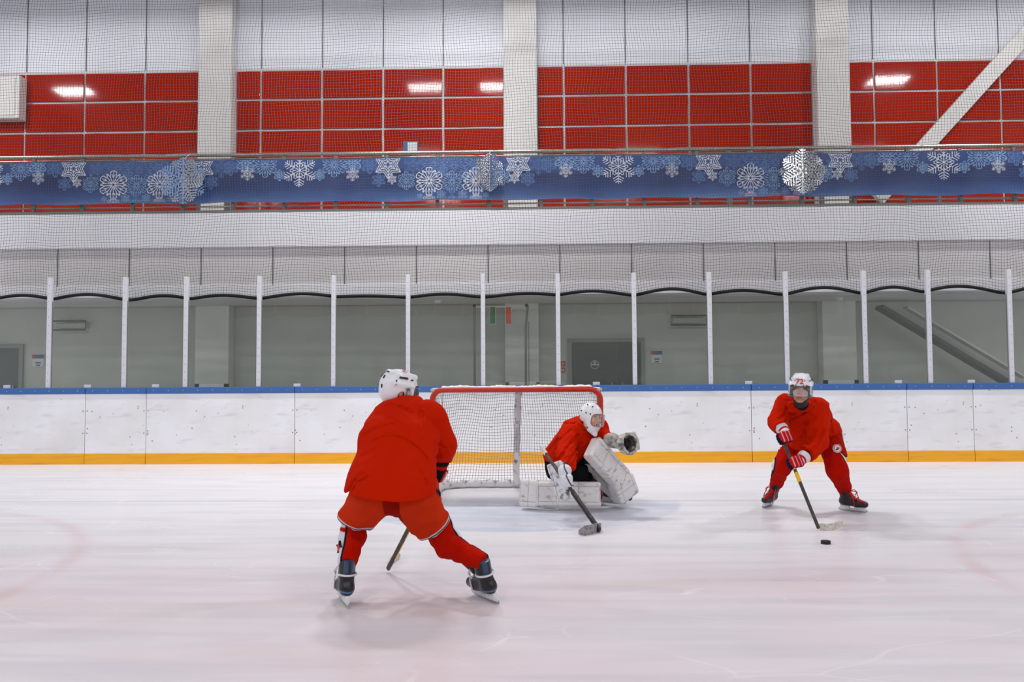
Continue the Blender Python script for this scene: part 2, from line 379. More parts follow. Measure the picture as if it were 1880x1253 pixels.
def creases(lines, ymax=None):
    """pulled cloth folds along given polylines of (px, py) at a distance Y: a groove with a raised lip"""
    L = []
    for Y, dep, w, pts in lines:
        P = [at(x, y, Y=Y) for x, y in pts]
        for a, b_ in zip(P[:-1], P[1:]): L.append((a.x, a.z, b_.x-a.x, b_.z-a.z, dep, w))
    def g(P):
        o = np.zeros(len(P), f32)
        for ax, az, dx_, dz_, dep, w in L:
            qx, qz = P[:, 0]-ax, P[:, 2]-az; h = np.clip((qx*dx_+qz*dz_)/(dx_*dx_+dz_*dz_), 0, 1); d = np.hypot(qx-h*dx_, qz-h*dz_)
            e = dep*np.exp(-(d/w)**2)-.55*dep*np.exp(-((d-2.0*w)/(1.2*w))**2); o = np.where(np.abs(e) > np.abs(o), e, o)
        return o if ymax is None else o*(P[:, 1] < ymax)
    return g
def folds(seed, amp, wl, along=(0, 0, 1), stretch=2.5, n=6):
    """soft cloth folds: ridged waves running mostly across `along`"""
    rs = np.random.RandomState(seed); al = A(along); al /= np.linalg.norm(al); W = []
    for i in range(n):
        d = rs.normal(size=3); d -= al*(d@al)*(1-1/stretch); d /= np.linalg.norm(d); W.append((d.astype(f32)*2*PI/(wl*rs.uniform(.6, 1.5)), rs.uniform(0, 6.28), rs.normal(size=3).astype(f32)*2.0/wl*.7))
    def g(P):
        s = 0
        for k, ph, w in W: s = s+(1-2*np.abs(np.sin(P@k*.5+ph+.8*np.sin(P@w))))
        return (-amp*s/n*1.6).astype(f32)
    return g
def polygonise(f, h, B=8):
    lo, hi = f.bb; lo = lo-2*h; hi = hi+2*h
    nb = np.maximum(np.ceil((hi-lo)/(h*B)).astype(int), 1); n = nb*B
    cx = [lo[i]+(np.arange(nb[i])+.5)*B*h for i in range(3)]
    C = np.stack(np.meshgrid(*cx, indexing='ij'), -1).reshape(-1, 3).astype(f32)
    d = f(C).reshape(nb); act = np.abs(d) < B*h*.87*1.35+.02
    rep = lambda a: a.repeat(B, 0).repeat(B, 1).repeat(B, 2)
    V = np.pad(np.where(rep(d) < 0, -1., 1.).astype(f32), ((0, 1),)*3, mode='edge')
    mk = np.zeros(n+1, bool); ra = rep(act); 
    for dx in (0, 1):
        for dy in (0, 1):
            for dz in (0, 1): mk[dx:dx+n[0], dy:dy+n[1], dz:dz+n[2]] |= ra
    idx = np.argwhere(mk); val = np.empty(len(idx), f32)
    for s in range(0, len(idx), 400000):
        val[s:s+400000] = f((lo+idx[s:s+400000]*h).astype(f32))
    V[mk] = val
    S = V < 0; cnt = np.zeros(n, np.int8)
    for dx in (0, 1):
        for dy in (0, 1):
            for dz in (0, 1): cnt += S[dx:dx+n[0], dy:dy+n[1], dz:dz+n[2]]
    cells = np.argwhere((cnt > 0) & (cnt < 8)); m = len(cells)
    acc = np.zeros((m, 3)); num = np.zeros(m)
    cor = [(0, 0, 0), (1, 0, 0), (0, 1, 0), (1, 1, 0), (0, 0, 1), (1, 0, 1), (0, 1, 1), (1, 1, 1)]
    for a in range(8):
        for ax in range(3):
            if cor[a][ax]: continue
            b = list(cor[a]); b[ax] = 1
            va = V[tuple((cells+cor[a]).T)]; vb = V[tuple((cells+b).T)]; x = (va < 0) != (vb < 0)
            t = np.where(x, va/np.where(x, va-vb, 1), 0); p = np.array(cor[a], float)[None].repeat(m, 0); p[:, ax] += t
            acc += p*x[:, None]; num += x
    P = lo+(cells+acc/num[:, None])*h
    ids = -np.ones(n, np.int64); ids[tuple(cells.T)] = np.arange(m); Q = []
    for ax in range(3):
        u, v = [(1, 2), (2, 0), (0, 1)][ax]
        sl = [slice(1, n[i]) for i in range(3)]; sl[ax] = slice(0, n[ax]); s2 = list(sl); s2[ax] = slice(1, n[ax]+1)
        a = S[tuple(sl)]; b = S[tuple(s2)]; e = np.argwhere(a != b)
        if not len(e): continue
        sgn = a[tuple(e.T)]; e = e+1; e[:, ax] -= 1
        du = np.zeros(3, int); du[u] = 1; dv = np.zeros(3, int); dv[v] = 1
        q = np.stack([ids[tuple((e-du-dv).T)], ids[tuple((e-dv).T)], ids[tuple(e.T)], ids[tuple((e-du).T)]], 1)
        q[~sgn] = q[~sgn][:, ::-1]; Q.append(q)
    Q = np.concatenate(Q); Q = Q[(Q >= 0).all(1)]
    return P, Q
def sdf_obj(name, f, h, mats, parent=None, loc=(0, 0, 0), col=None, world_off=None):
    V, Q = polygonise(f, h)
    c = None
    if col is not None:
        c = col(V.astype(f32)) if callable(col) else np.array(lin(col))[None].repeat(len(V), 0)
    if parent is not None:
        off = Vector(parent.location); pp = parent.parent
        while pp is not None: off += Vector(pp.location); pp = pp.parent
        loc = off
    return np_mesh(name, V, Q, mats, parent, loc, True, c)
def paint(base, *layers):
    """colour function: base rgb, then (mask_function_negative_inside, rgb)"""
    def f(P):
        c = np.array(lin(base))[None].repeat(len(P), 0)
        for g, rgb in layers:
            m = np.clip(.5-g(P)/.004, 0, 1)[:, None]; c = c*(1-m)+np.array(lin(rgb))*m
        return c
    return f

# ------------------------------------------------------------------ setting
YB = 12.75            # face of the rink boards
YW = 15.8             # hall wall behind
def wall(name, lo, hi, m): return MB().box(lo, hi).build(name, m, kind='structure')
wall('floor', (-16, -16, -.3), (16, 19.5, 0), M['ice'])
wall('ceiling', (-16, -16, 10.2), (16, 19.5, 10.4), M['ceil'])
wall('wall_left', (-16.2, -16, 0), (-16, 19.5, 10.2), M['clad'])
wall('wall_right', (16, -16, 0), (16.2, 19.5, 10.2), M['clad'])
wn = MB().box((-16, -16.2, 0), (16, -16, 10.2)).build('wall_front', M['clad'], kind='structure')
b = MB()
for i in range(26): b.box((-15.9+i*1.22, -15.98, 4.6), (-15.9+i*1.22+1.15, -15.94, 6.6))
b.build('red_cladding', M['red_panel'], wn)
b = MB(); b.box((-16, -15.2, 2.4), (16, -15.0, 3.4)); b.build('balcony_front', M['fascia'], wn)
# far wall: lower painted wall, upper cladding with narrow dark joints and red panels
wb = MB().box((-16, YW, 0), (16, YW+.2, 2.85)).build('wall_back', M['wallpaint'], kind='structure')
WX = [at(x, 190, Y=YW).x for x in (48, 157, 267, 480, 592, 704, 814, 1035, 1149, 1264, 1378, 1604, 1720, 1836)]
b = MB().box((-16, YW, 2.85), (16, YW+.2, 10.2))
for x in WX: b.box((x-.009, YW-.008, 7.64), (x+.009, YW, 10.1), 1)
b.build('cladding', [M['clad'], M['joint']], wb)
ZR = [7.62, 7.01, 6.385, 5.77, 5.15, 4.53, 3.9]
COLX = [(at(363, 200, Y=15.5).x, at(424, 200, Y=15.5).x), (at(925, 200, Y=15.5).x, at(986, 200, Y=15.5).x), (at(1501, 200, Y=15.5).x, at(1562, 200, Y=15.5).x)]
edges = [-16] + [e for c in COLX for e in c] + [16]
names = ['left bay', 'second bay', 'third bay', 'right bay']
MB().box((-16, YW-.015, 3.9), (16, YW, 7.66)).build('panel_grid', M['grid'], wb)
allx = sorted(WX + [WX[0]-1.19*k for k in range(1, 5)] + [WX[-1]+1.19*k for k in range(1, 5)])
for k in range(4):
    x0, x1 = edges[2*k], edges[2*k+1]; cuts = [x0] + [x for x in allx if x0+.05 < x < x1-.05] + [x1]
    b = MB()
    for c0, c1 in zip(cuts[:-1], cuts[1:]):
        for z1, z0 in zip(ZR[:-1], ZR[1:]):
            b.obox(((c0+c1)/2, YW-.03, (z0+z1)/2), ((c1-c0)/2-.022, .016, (z1-z0)/2-.024), Matrix.Rotation(random.uniform(-.003, .003), 3, 'X') @ Matrix.Rotation(random.uniform(-.004, .004), 3, 'Z'), 0, .004)
    b.build('red_panels', M['red_panel'], wb)
for (x0, x1), w in zip(COLX, ('white square column in front of the red wall, left of centre', 'white square column rising beside the crossbar end, nearest the picture centre', 'white square column at the right, beside the slanting brace')):
    b = MB(); b.box((x0, 15.5, 0), (x1, YW-.02, 10.15), 0, .01)
    b.build('column', M['column'], loc=((x0+x1)/2, 15.65, 0), label=w, cat='column')
# ------------------------------------------------------------------ balcony
bal = empty('balcony', (0, 14, 2.85), 'long white spectator balcony with a grey jointed band below, across the whole hall', 'balcony')
ZT, ZB = 4.19, 3.60
b = MB(); b.box((-15.9, 13.3, ZB), (15.9, 13.42, ZT), 0, .01); b.build('fascia', M['fascia'], bal)
sb = MB(); sb.box((-15.9, 13.37, 2.95), (15.9, 13.45, ZB+.02))
b = MB(); b.box((-15.9, 13.33, 2.76), (15.9, 13.60, 2.955), 0, .005); b.build('lower_beam', M['fascia'], bal)
b = MB(); b.box((-15.9, 13.60, 2.80), (15.9, 15.48, 2.90)); b.build('underside', M['soffit'], bal)
b = MB(); b.box((-15.9, 13.4, 4.05), (15.9, 15.48, 4.17)); b.build('deck', M['soffit'], bal)
for i in range(-3, 18):
    x = at(106+i*131.7, 485, Y=13.37).x
    if abs(x) < 15: sb.box((x-.008, 13.364, 2.96), (x+.008, 13.372, ZB), 1)
sb.build('recessed_band', [M['soffit'], M['joint']], bal)
b = MB(); b.box((-15.9, 13.36, ZT), (15.9, 13.42, ZT+.06)); b.build('kerb', M['steel_dull'], bal)
# railing
rl = empty('balcony_railing', (0, 13.5, ZT), 'polished steel railing along the balcony edge behind the snowflake banner', 'railing')
YR = 13.5
b = MB(); b.tube([(-15, YR, 5.24), (15, YR, 5.24)], .032, 10); b.build('top_rail', M['steel'], rl)
b = MB(); b.tube([(-15, YR, 5.17), (15, YR, 5.17)], .014, 6); b.tube([(-15, YR, 4.34), (15, YR, 4.34)], .014, 6); b.build('lower_rail', M['steel'], rl)
px0 = [at(x, 384, Y=YR).x for x in (62, 152, 244, 336, 428, 522, 617, 711, 803, 898, 994, 1087, 1183, 1280, 1376, 1472, 1569, 1668, 1764, 1863)]
dx = px0[1]-px0[0]
for x in [px0[0]-dx*2, px0[0]-dx] + px0 + [px0[-1]+dx, px0[-1]+dx*2]:
    MB().box((x-.03, YR-.03, 4.17), (x+.03, YR+.03, 5.2)).build('railing_post', M['steel_dull'], rl)
# stanchions standing near the wall on the balcony
for px, lb, w in ((418, 'short grey upright on the balcony in front of the left column', .05), (365, 'thin pale upright on the balcony at the left edge of the left column', .03), (929, 'thin grey upright on the balcony at the left edge of the middle column', .035),
               (1507, 'grey upright on the balcony, at the left edge of the right column', .04), (1562, 'grey upright on the balcony at the right edge of the right column', .04), (1722, 'grey upright on the balcony under the foot of the slanting brace', .035)):
    p = at(px, 290, Y=14.6); MB().box((p.x-w, 14.57, 4.172), (p.x+w, 14.63, 5.46), 0, .004).build('upright', M['steel_dull'], loc=(p.x, 14.6, 4.172), label=lb, cat='post')
# ------------------------------------------------------------------ banners
def strip(b, p, q, w, mi, y):
    p = Vector(p); q = Vector(q); d = (q-p); n = Vector((-d.y, d.x)).normalized()*w/2
    pts = [p-n, q-n, q+n, p+n]; b.add([(a.x, y, a.y) for a in pts], [(0, 1, 2, 3)], mi)
def flake(b, kind, cx, cz, r, mi, y):
    c = Vector((cx, cz))
    for k in range(6):
        a = PI/6*3+k*PI/3; e = Vector((math.cos(a), math.sin(a))); n = Vector((-e.y, e.x))
        P = lambda u, v: c+e*u*r+n*v*r
        if kind == 'fern':
            strip(b, P(.0, 0), P(1, 0), .055*r, mi, y)
            for u, l in ((.34, .26), (.52, .3), (.68, .25), (.82, .17)):
                for s in (-1, 1): strip(b, P(u, 0), P(u+l*.62, s*l), .05*r, mi, y)
            for s in (-1, 1): strip(b, P(.16, s*.09), P(.34, s*.18), .05*r, mi, y); strip(b, P(.34, s*.18), P(.47, 0), .045*r, mi, y)
        elif kind == 'rose':
            for s in (-1, 1):
                strip(b, P(.08, 0), P(.5, s*.2), .06*r, mi, y); strip(b, P(.5, s*.2), P(.93, s*.2), .07*r, mi, y); strip(b, P(.93, s*.2), P(1, 0), .06*r, mi, y)
                strip(b, P(.55, s*.2), P(.78, s*.42), .06*r, mi, y); strip(b, P(.78, s*.42), P(.62, s*.36), .05*r, mi, y)
                strip(b, P(.5, 0), P(.72, s*.1), .05*r, mi, y)
            strip(b, P(.1, 0), P(.9, 0), .05*r, mi, y)
        elif kind == 'star':
            m = PI/6; Q = lambda rr, t: c+Vector((math.cos(a+t), math.sin(a+t)))*rr*r
            for f_ in (1, .78, .54, .3):
                for s in (-1, 1): strip(b, Q(f_, 0), Q(f_*.6, s*m), .06*r, mi, y)
            strip(b, Q(.1, 0), Q(1, 0), .05*r, mi, y)
        else:   # 'petal': six round loops, for the small pale ones
            pts = [P(.28+.36*(1-math.cos(t)), .26*math.sin(t)) for t in np.linspace(0, 2*PI, 9)]
            for p, q in zip(pts[:-1], pts[1:]): strip(b, p, q, .13*r, mi, y)
            strip(b, P(0, 0), P(.95, 0), .10*r, mi, y)
PER = [  # centre x, y and radius in px around the big flake at (550, 313); kind; tone (1 white, 2 pale, 3 faint)
    (0, 0, 33, 'fern', 1), (-38, 9, 11, 'petal', 2), (38, 9, 11, 'petal', 2), (-65, -10, 23, 'rose', 2), (-102, -14, 18, 'petal', 2), (-98, 6, 14, 'fern', 1),
    (65, -10, 23, 'rose', 2), (100, -14, 18, 'petal', 2), (100, 8, 14, 'fern', 1), (168, -8, 27, 'star', 1), (150, 20, 13, 'petal', 3), (175, 19, 10, 'star', 1), (202, 22, 17, 'rose', 2),
    (245, 24, 27, 'rose', 1), (288, 26, 21, 'rose', 2), (215, -5, 20, 'fern', 3), (253, -8, 24, 'rose', 3), (292, -4, 24, 'rose', 3), (270, 6, 11, 'petal', 3), (333, 24, 27, 'rose', 1), (314, 14, 14, 'petal', 3),
    (268, 50, 9, 'petal', 2), (308, 50, 9, 'petal', 2), (245, 60, 12, 'rose', 1), (333, 60, 12, 'rose', 1), (228, 52, 6, 'petal', 2), (352, 52, 6, 'petal', 2), (288, 64, 14, 'rose', 2),
    (412, -8, 26, 'star', 1), (430, 20, 14, 'petal', 3), (405, 19, 11, 'star', 1), (383, 18, 15, 'petal', 2), (395, -2, 10, 'petal', 3), (450, -6, 20, 'fern', 3), (133, -8, 16, 'petal', 3), (-130, -6, 15, 'petal', 3), (330, -8, 20, 'petal', 3)]
def banner(xa, xb, lb):
    zt, zb_ = 5.125, 4.385; yb = 13.40; cx = (xa+xb)/2; cz = (zt+zb_)/2
    n = int((xb-xa)/.06); b = MB(); V = []; Fc = []
    wav = lambda x, z: .018*math.sin(x*2.1+z*3)+.012*math.sin(x*5.3-z*4)+.004*math.sin(x*13)
    sag = lambda x: .012*math.sin(x*3.4)
    nz = 8
    for i in range(n+1):
        x = xa+(xb-xa)*i/n
        for j in range(nz+1):
            t = j/nz; z = zb_+sag(x)*(1-t)+(zt-zb_)*t; V.append((x, yb+wav(x, z), z))
    for i in range(n): Fc += [(i*(nz+1)+j, (i+1)*(nz+1)+j, (i+1)*(nz+1)+j+1, i*(nz+1)+j+1) for j in range(nz)]
    b.add(V, Fc, 0, True)
    fb = MB(); x0 = at(550, 313, Y=yb).x; z0 = at(550, 313, Y=yb).z; s = 1/110.0; per = at(1135, 310, Y=yb).x-x0
    for q in range(-3, 4):
        for li, tone in ((0, 3), (1, 2), (2, 1)):
            for (ox, oy, r, kd, tn) in PER:
                if tn != tone: continue
                X = x0+q*per+ox*s
                if X < xa-.3 or X > xb+.3: continue
                flake(fb, kd, X, z0-oy*s, r*s, {1: 1, 2: 2, 3: 3}[tone], -.002-.0015*li)
    bm = bmesh.new(); bv = [bm.verts.new(v) for v in fb.v]
    for f_, mi in zip(fb.f, fb.m):
        fc = bm.faces.new([bv[i] for i in f_]); fc.material_index = mi
    for p_, n_ in (((xa+.01, 0, 0), (-1, 0, 0)), ((xb-.01, 0, 0), (1, 0, 0)), ((0, 0, zt-.012), (0, 0, 1)), ((0, 0, zb_+.02), (0, 0, -1))):
        bmesh.ops.bisect_plane(bm, geom=bm.verts[:]+bm.edges[:]+bm.faces[:], plane_co=p_, plane_no=n_, clear_outer=True)
    bm.verts.index_update()
    b.add([(v.co.x, yb+wav(v.co.x, v.co.z)+v.co.y, v.co.z) for v in bm.verts], [], 0)
    base = b.n-len(bm.verts)
    for f_ in bm.faces: b.f.append(tuple(base+v.index for v in f_.verts)); b.m.append(f_.material_index); b.sm.append(False)
    bm.free()
    o = b.build('snowflake_banner', [M['banner'], M['flake_w'], M['flake_p'], M['flake_m']], loc=(cx, yb, cz), label=lb, cat='banner', group='snowflake banners on the balcony railing')
    return o
XS = at(1432, 310, Y=13.4).x
banner(-10.2, XS, 'long blue banner printed with white snowflakes, covering the left and middle of the railing')
banner(XS+.001, 10.6, 'blue banner printed with white snowflakes on the railing, the shorter one at the right')
# foil snowflakes hung on the railing
def foil(px, py, r, m1, m2, rz, lb):
    c = at(px, py, Y=13.2); t = empty('foil_snowflake', c, lb, 'decoration', 'foil snowflakes on the railing')
    SQ = Matrix.Diagonal((1, .5, 1))
    for pl in range(2):
        b = MB(); R = Matrix.Rotation(rz*(1 if pl == 0 else -1.1), 3, 'Z') @ Matrix.Rotation(pl*PI/6, 3, 'Y')
        V = []; N_ = 36
        def pt(rad, a): return c + R @ Vector((math.cos(a)*rad, 0, math.sin(a)*rad))
        for k in range(6):
            a = PI/2+k*PI/3; e = Vector((math.cos(a), 0, math.sin(a))); n = Vector((-e.z, 0, e.x))
            def quad(p, q, w):
                d = (q-p).normalized(); m = Vector((-d.z, 0, d.x))*w/2
                pts = [p-m, q-m, q+m, p+m]; y = Vector((0, .004, 0))
                b.add([c+SQ@(R@(x-y)) for x in pts]+[c+SQ@(R@(x+y)) for x in pts], [(0, 1, 2, 3), (7, 6, 5, 4), (0, 4, 5, 1), (1, 5, 6, 2), (2, 6, 7, 3), (3, 7, 4, 0)], 0)
            quad(Vector((0, 0, 0)), e*r, .08*r)
            for u, l in ((.22, .30), (.36, .36), (.5, .36), (.63, .31), (.75, .24), (.87, .15)):
                for s in (-1, 1): quad(e*u*r, (e*(u+l*.55)+n*s*l)*r, .05*r)
        b.build('foil_plate', m1 if pl % 2 == 0 else m2, t)
    b = MB(); b.tube([c+Vector((0, .0, r*.9)), Vector((c.x, 13.46, 5.26))], .004, 5); b.build('hanging_string', M['white'], t)
foil(336, 332, .40, M['foil_b'], M['foil_s'], .3, 'foil snowflake in blue and silver hanging on the railing at the left')
foil(899, 316, .33, M['foil_s'], M['foil_b'], .75, 'narrow foil snowflake seen nearly edge-on, hanging on the railing at the centre')
foil(1474, 314, .38, M['foil_s'], M['foil_s'], .15, 'bright silver foil snowflake hanging on the railing at the right')
# small notice and socket on the red wall
p = at(754, 272, Y=YW-.06); b = MB(); b.box((p.x-.15, YW-.06, p.z-.14), (p.x+.15, YW-.048, p.z+.14)); o = b.build('notice_board', M['signblue'], loc=(p.x, YW-.05, p.z), label='small blue and white notice on the red panels just above the railing', cat='notice')
MB().box((p.x-.06, YW-.066, p.z-.12), (p.x+.13, YW-.061, p.z+.12)).build('notice_sheet', M['signwhite'], o)
p = at(1337, 273, Y=15.2); b = MB(); b.box((p.x-.05, 15.15, 4.172), (p.x+.05, 15.2, p.z), 0, .004); b.build('junction_box', M['steel_dull'], loc=(p.x, 15.17, 4.17), label='tiny grey box top showing above the railing, right of centre', cat='box')
# white unit at the far left, and the slanting brace at the right
a = at(36, 138, Y=15.5); c = at(36, 217, Y=15.5)
b = MB(); b.box((a.x-1.5, 15.5, c.z), (a.x, YW-.06, a.z), 0, .01); o = b.build('wall_unit', M['box'], loc=(a.x-.7, 15.6, c.z), label='white box-shaped unit mounted on the red wall at the far left', cat='wall unit')
b = MB(); b.box((a.x-1.4, 15.485, c.z+.05), (a.x-.08, 15.5, a.z-.05), 0, .004); b.build('front_cover', M['box'], o)
p, q = at(1612, 364, Y=15.35), at(1925, 18, Y=15.35); d = (q-p).normalized()
R = Matrix((d, Vector((0, 1, 0)), d.cross(Vector((0, 1, 0))))).transposed()
b = MB(); b.obox((p+q)/2, ((q-p).length/2+.02, .06, .145), R, 0, .01); b.build('diagonal_brace', M['column'], loc=p, label='white diagonal steel brace rising to the right across the red panels', cat='brace')
# ------------------------------------------------------------------ behind the glass
p, q = at(1614, 564, Y=15.35), at(1880, 722, Y=15.35); d = (q-p).normalized(); R = Matrix((d, Vector((0, 1, 0)), d.cross(Vector((0, 1, 0))))).transposed()
st = empty('staircase', (p.x, 15.4, 0), 'sloping stair flight seen behind the glass at the far right', 'staircase')
b = MB(); b.obox((p+q)/2, ((q-p).length/2, .16, .035), R); b.build('stringer', M['darkgrey'], st)
p2, q2 = at(1662, 566, Y=15.55), at(1880, 692, Y=15.55); b = MB(); b.obox((p2+q2)/2, ((q2-p2).length/2, .10, .02), R); b.build('handrail', M['soffit'], st)
def door(name, x0, x1, y0, leaf, lb):
    a = at(x0, y0, Y=YW); c = at(x1, y0, Y=YW); o = empty(name, ((a.x+c.x)/2, YW, 0)); o['kind'] = 'structure'
    b = MB(); w = .08
    for lo, hi in (((a.x, YW-.05, 0), (a.x+w, YW, a.z)), ((c.x-w, YW-.05, 0), (c.x, YW, a.z)), ((a.x+w, YW-.05, a.z-w), (c.x-w, YW, a.z))): b.box(lo, hi)
    b.build('door_frame', M['doorgrey'], o)
    xs = [a.x+w] + leaf + [c.x-w]
    for i in range(len(xs)-1):
        l = MB().box((xs[i]+.008, YW-.035, .02), (xs[i+1]-.008, YW-.005, a.z-w-.01)).build('door_leaf', M['doordark'], o)
        s = 1 if i == 0 else -1; hx = xs[i+1]-.1 if i == 0 else xs[i]+.1
        MB().box((hx-.015, YW-.07, .95), (hx+.015, YW-.035, 1.25)).build('door_handle', M['steel'], l)
    return o
d1 = door('door_1', 1042, 1183, 622, [at(1132, 650, Y=YW).x], '')
d2 = door('door_2', -70, 45, 633, [], '')
c = at(1092, 670, Y=YW-.04); b = MB(); b.tube([c+Vector((math.cos(t)*.08, 0, math.sin(t)*.08)) for t in np.linspace(0, 2*PI, 20)[:-1]], .007, 5, closed=True); b.box((c.x-.07, c.y-.005, c.z-.012), (c.x+.07, c.y+.004, c.z+.012))
b.box((c.x-.02, c.y-.005, c.z+.02), (c.x+.02, c.y+.004, c.z+.06)); b.build('round_sticker', M['signwhite'], d1)
def cage_lamp(x0, x1, y0, y1, lb):
    a = at(x0, y0, Y=15.62); c = at(x1, y1, Y=15.62); o = empty('caged_wall_lamp', ((a.x+c.x)/2, YW, c.z), lb, 'lamp', 'caged lamps behind the glass')
    b = MB(); b.box((a.x+.04, 15.66, c.z+.04), (c.x-.04, YW, a.z-.04), 0, .01); b.build('lamp_body', M['lens'], o)
    b = MB(); pts = [(a.x, 15.6, c.z), (c.x, 15.6, c.z), (c.x, 15.6, a.z), (a.x, 15.6, a.z)]
    b.tube(pts, .017, 8, closed=True)
    for i in (1, 2, 3):
        x = a.x+(c.x-a.x)*i/4
        for z in (c.z, a.z): b.tube([(x, 15.6, z), (x, YW, z)], .008, 6)
    b.build('guard', M['darkgrey'], o)
cage_lamp(97, 158, 590, 606, 'dark-framed caged lamp on the wall behind the glass, at the left')
cage_lamp(1232, 1296, 580, 597, 'dark-framed caged lamp on the wall right of the grey double door')
def sign(x0, x1, y0, y1, lb):
    a = at(x0, y0, Y=YW-.02); c = at(x1, y1, Y=YW-.02); hz = (a.z-c.z)*.3
    o = MB().box((a.x, YW-.02, c.z), (c.x, YW, a.z)).build('door_sign', M['signwhite'], loc=((a.x+c.x)/2, YW-.01, c.z), label=lb, cat='sign', group='door signs')
    w = c.x-a.x
    MB().box((a.x+w*.25, YW-.024, a.z-hz), (c.x, YW-.0201, a.z)).build('header', M['signblue'], o)
    MB().box((a.x, YW-.024, a.z-hz), (a.x+w*.24, YW-.0201, a.z)).build('logo_block', M['signred'], o)
    b = MB()
    for i, (l, r) in enumerate(((.3, .75), (.35, .7))): b.box((a.x+w*l, YW-.023, a.z-hz-.10-.05*i), (a.x+w*r, YW-.0201, a.z-hz-.075-.05*i))
    b.build('text_line', M['darkgrey'], o)
sign(59, 80, 652, 674, 'small sign with a blue header beside the dark door at the far left')
sign(1195, 1216, 645, 667, 'small sign with a blue header right of the grey double door')
for py, lb in ((668, 'small red safety sign left of the double door, the upper one'), (680, 'small red safety sign left of the double door, the lower one')):
    p = at(1033, py, Y=YW-.02); o = MB().box((p.x-.055, YW-.015, p.z-.05), (p.x+.055, YW, p.z+.05), 0).build('safety_sign', M['signred'], loc=(p.x, YW, p.z-.05), label=lb, cat='sign', group='red safety signs')
    b = MB()
    if py == 668: b.add([(p.x-.03, YW-.017, p.z-.03), (p.x-.01, YW-.017, p.z-.03), (p.x+.03, YW-.017, p.z), (p.x-.01, YW-.017, p.z+.03), (p.x-.03, YW-.017, p.z+.03), (p.x+.005, YW-.017, p.z)], [(0, 1, 2, 5), (5, 2, 3, 4)])
    else: b.box((p.x-.03, YW-.018, p.z-.03), (p.x-.01, YW-.0151, p.z+.03)); b.box((p.x, YW-.018, p.z-.02), (p.x+.03, YW-.0151, p.z+.02))
    b.build('symbol', M['signwhite'], o)
# pipe frame with two flags
YF = 15.0
a = at(871, 562, Y=YF); c = at(967, 562, Y=YF); fr = empty('flag_stand', ((a.x+c.x)/2, YF, 0), 'tall pipe frame standing behind the glass, carrying two narrow flags', 'flag stand')
b = MB(); b.tube([(a.x, YF, .03), (a.x, YF, a.z)], .022, 8); b.build('pole', M['steel_dull'], fr)
b = MB(); b.tube([(c.x-.03, YF, .03), (c.x-.02, YF, a.z-.4), (c.x+.02, YF, a.z)], .022, 8); b.tube([(c.x+.03, YF, .03), (c.x+.035, YF, a.z-.3)], .008, 6); b.build('pole', M['steel_dull'], fr)
b = MB(); b.tube([(a.x, YF, a.z-.02), (c.x, YF, a.z-.02)], .014, 8); b.build('crossbar', M['white'], fr)
for x in (a.x, c.x): MB().sph((x, YF, a.z+.0), .035).build('pole_cap', M['dark'], fr)
for x in (a.x, c.x): MB().box((x-.2, YF-.2, 0), (x+.2, YF+.2, .03), 0, .01).build('base_plate', M['steel_dull'], fr)
for px, mt, lb, nm in ((904.5, 'green', 'narrow green flag hanging from the pipe frame behind the glass', 'l'), (933.5, 'orange', 'narrow orange-red flag hanging from the pipe frame behind the glass', 'r')):
    p = at(px, 564, Y=YF-.03); q = at(px, 596, Y=YF-.03); b = MB(); V = []; n = 10
    for s, mi, w, yy in ((0, 0, .058, 0), (1, 1, .048, -.006)):
        V = []; 
        for i in range(n+1):
            z = p.z+(q.z-p.z)*i/n
            for x in (-w, -w/3, w/3, w): V.append((p.x+x, YF-.035+yy+.008*math.sin(i*.9+x*30), z + (.012 if s and i == n else 0)))
        b.add(V, [(i*4+j, i*4+j+1, i*4+j+5, i*4+j+4) for i in range(n) for j in range(3)], mi, True)
    o = b.build('flag', [M['flagw'], M[mt]], loc=(p.x, YF-.035, p.z), label=lb, cat='flag')
for px0_, px1_, yt, lb in ((366, 412, 705, 'low white panel standing at the foot of the left column'), (1519, 1568, 698, 'low white panel standing at the foot of the right column'), (935, 984, 702, 'low white tabletop behind the goal under the flags')):
    a = at(px0_, yt, Y=15.3); c = at(px1_, yt, Y=15.3); o = MB().box((a.x, 15.27, .3), (c.x, 15.33, a.z), 0, .01).build('low_panel', M['white'], loc=((a.x+c.x)/2, 15.3, 0), label=lb, cat='panel')
    for x in (a.x-.04, c.x+.04): MB().box((x-.035, 15.26, 0), (x+.035, 15.34, a.z), 0, .005).build('end_bracket', M['dark'], o)
for px, py, lb in ((804, 552, 'small smoke detector on the balcony underside, left of the flags'), (1541, 547, 'small smoke detector on the balcony underside above the right column')):
    p = at(px, py, Z=2.799); MB().cyl((p.x, p.y, 2.75), (p.x, p.y, 2.799), .05, 14, r2=.07).build('smoke_detector', M['soffit'], loc=(p.x, p.y, 2.799), label=lb, cat='smoke detector')
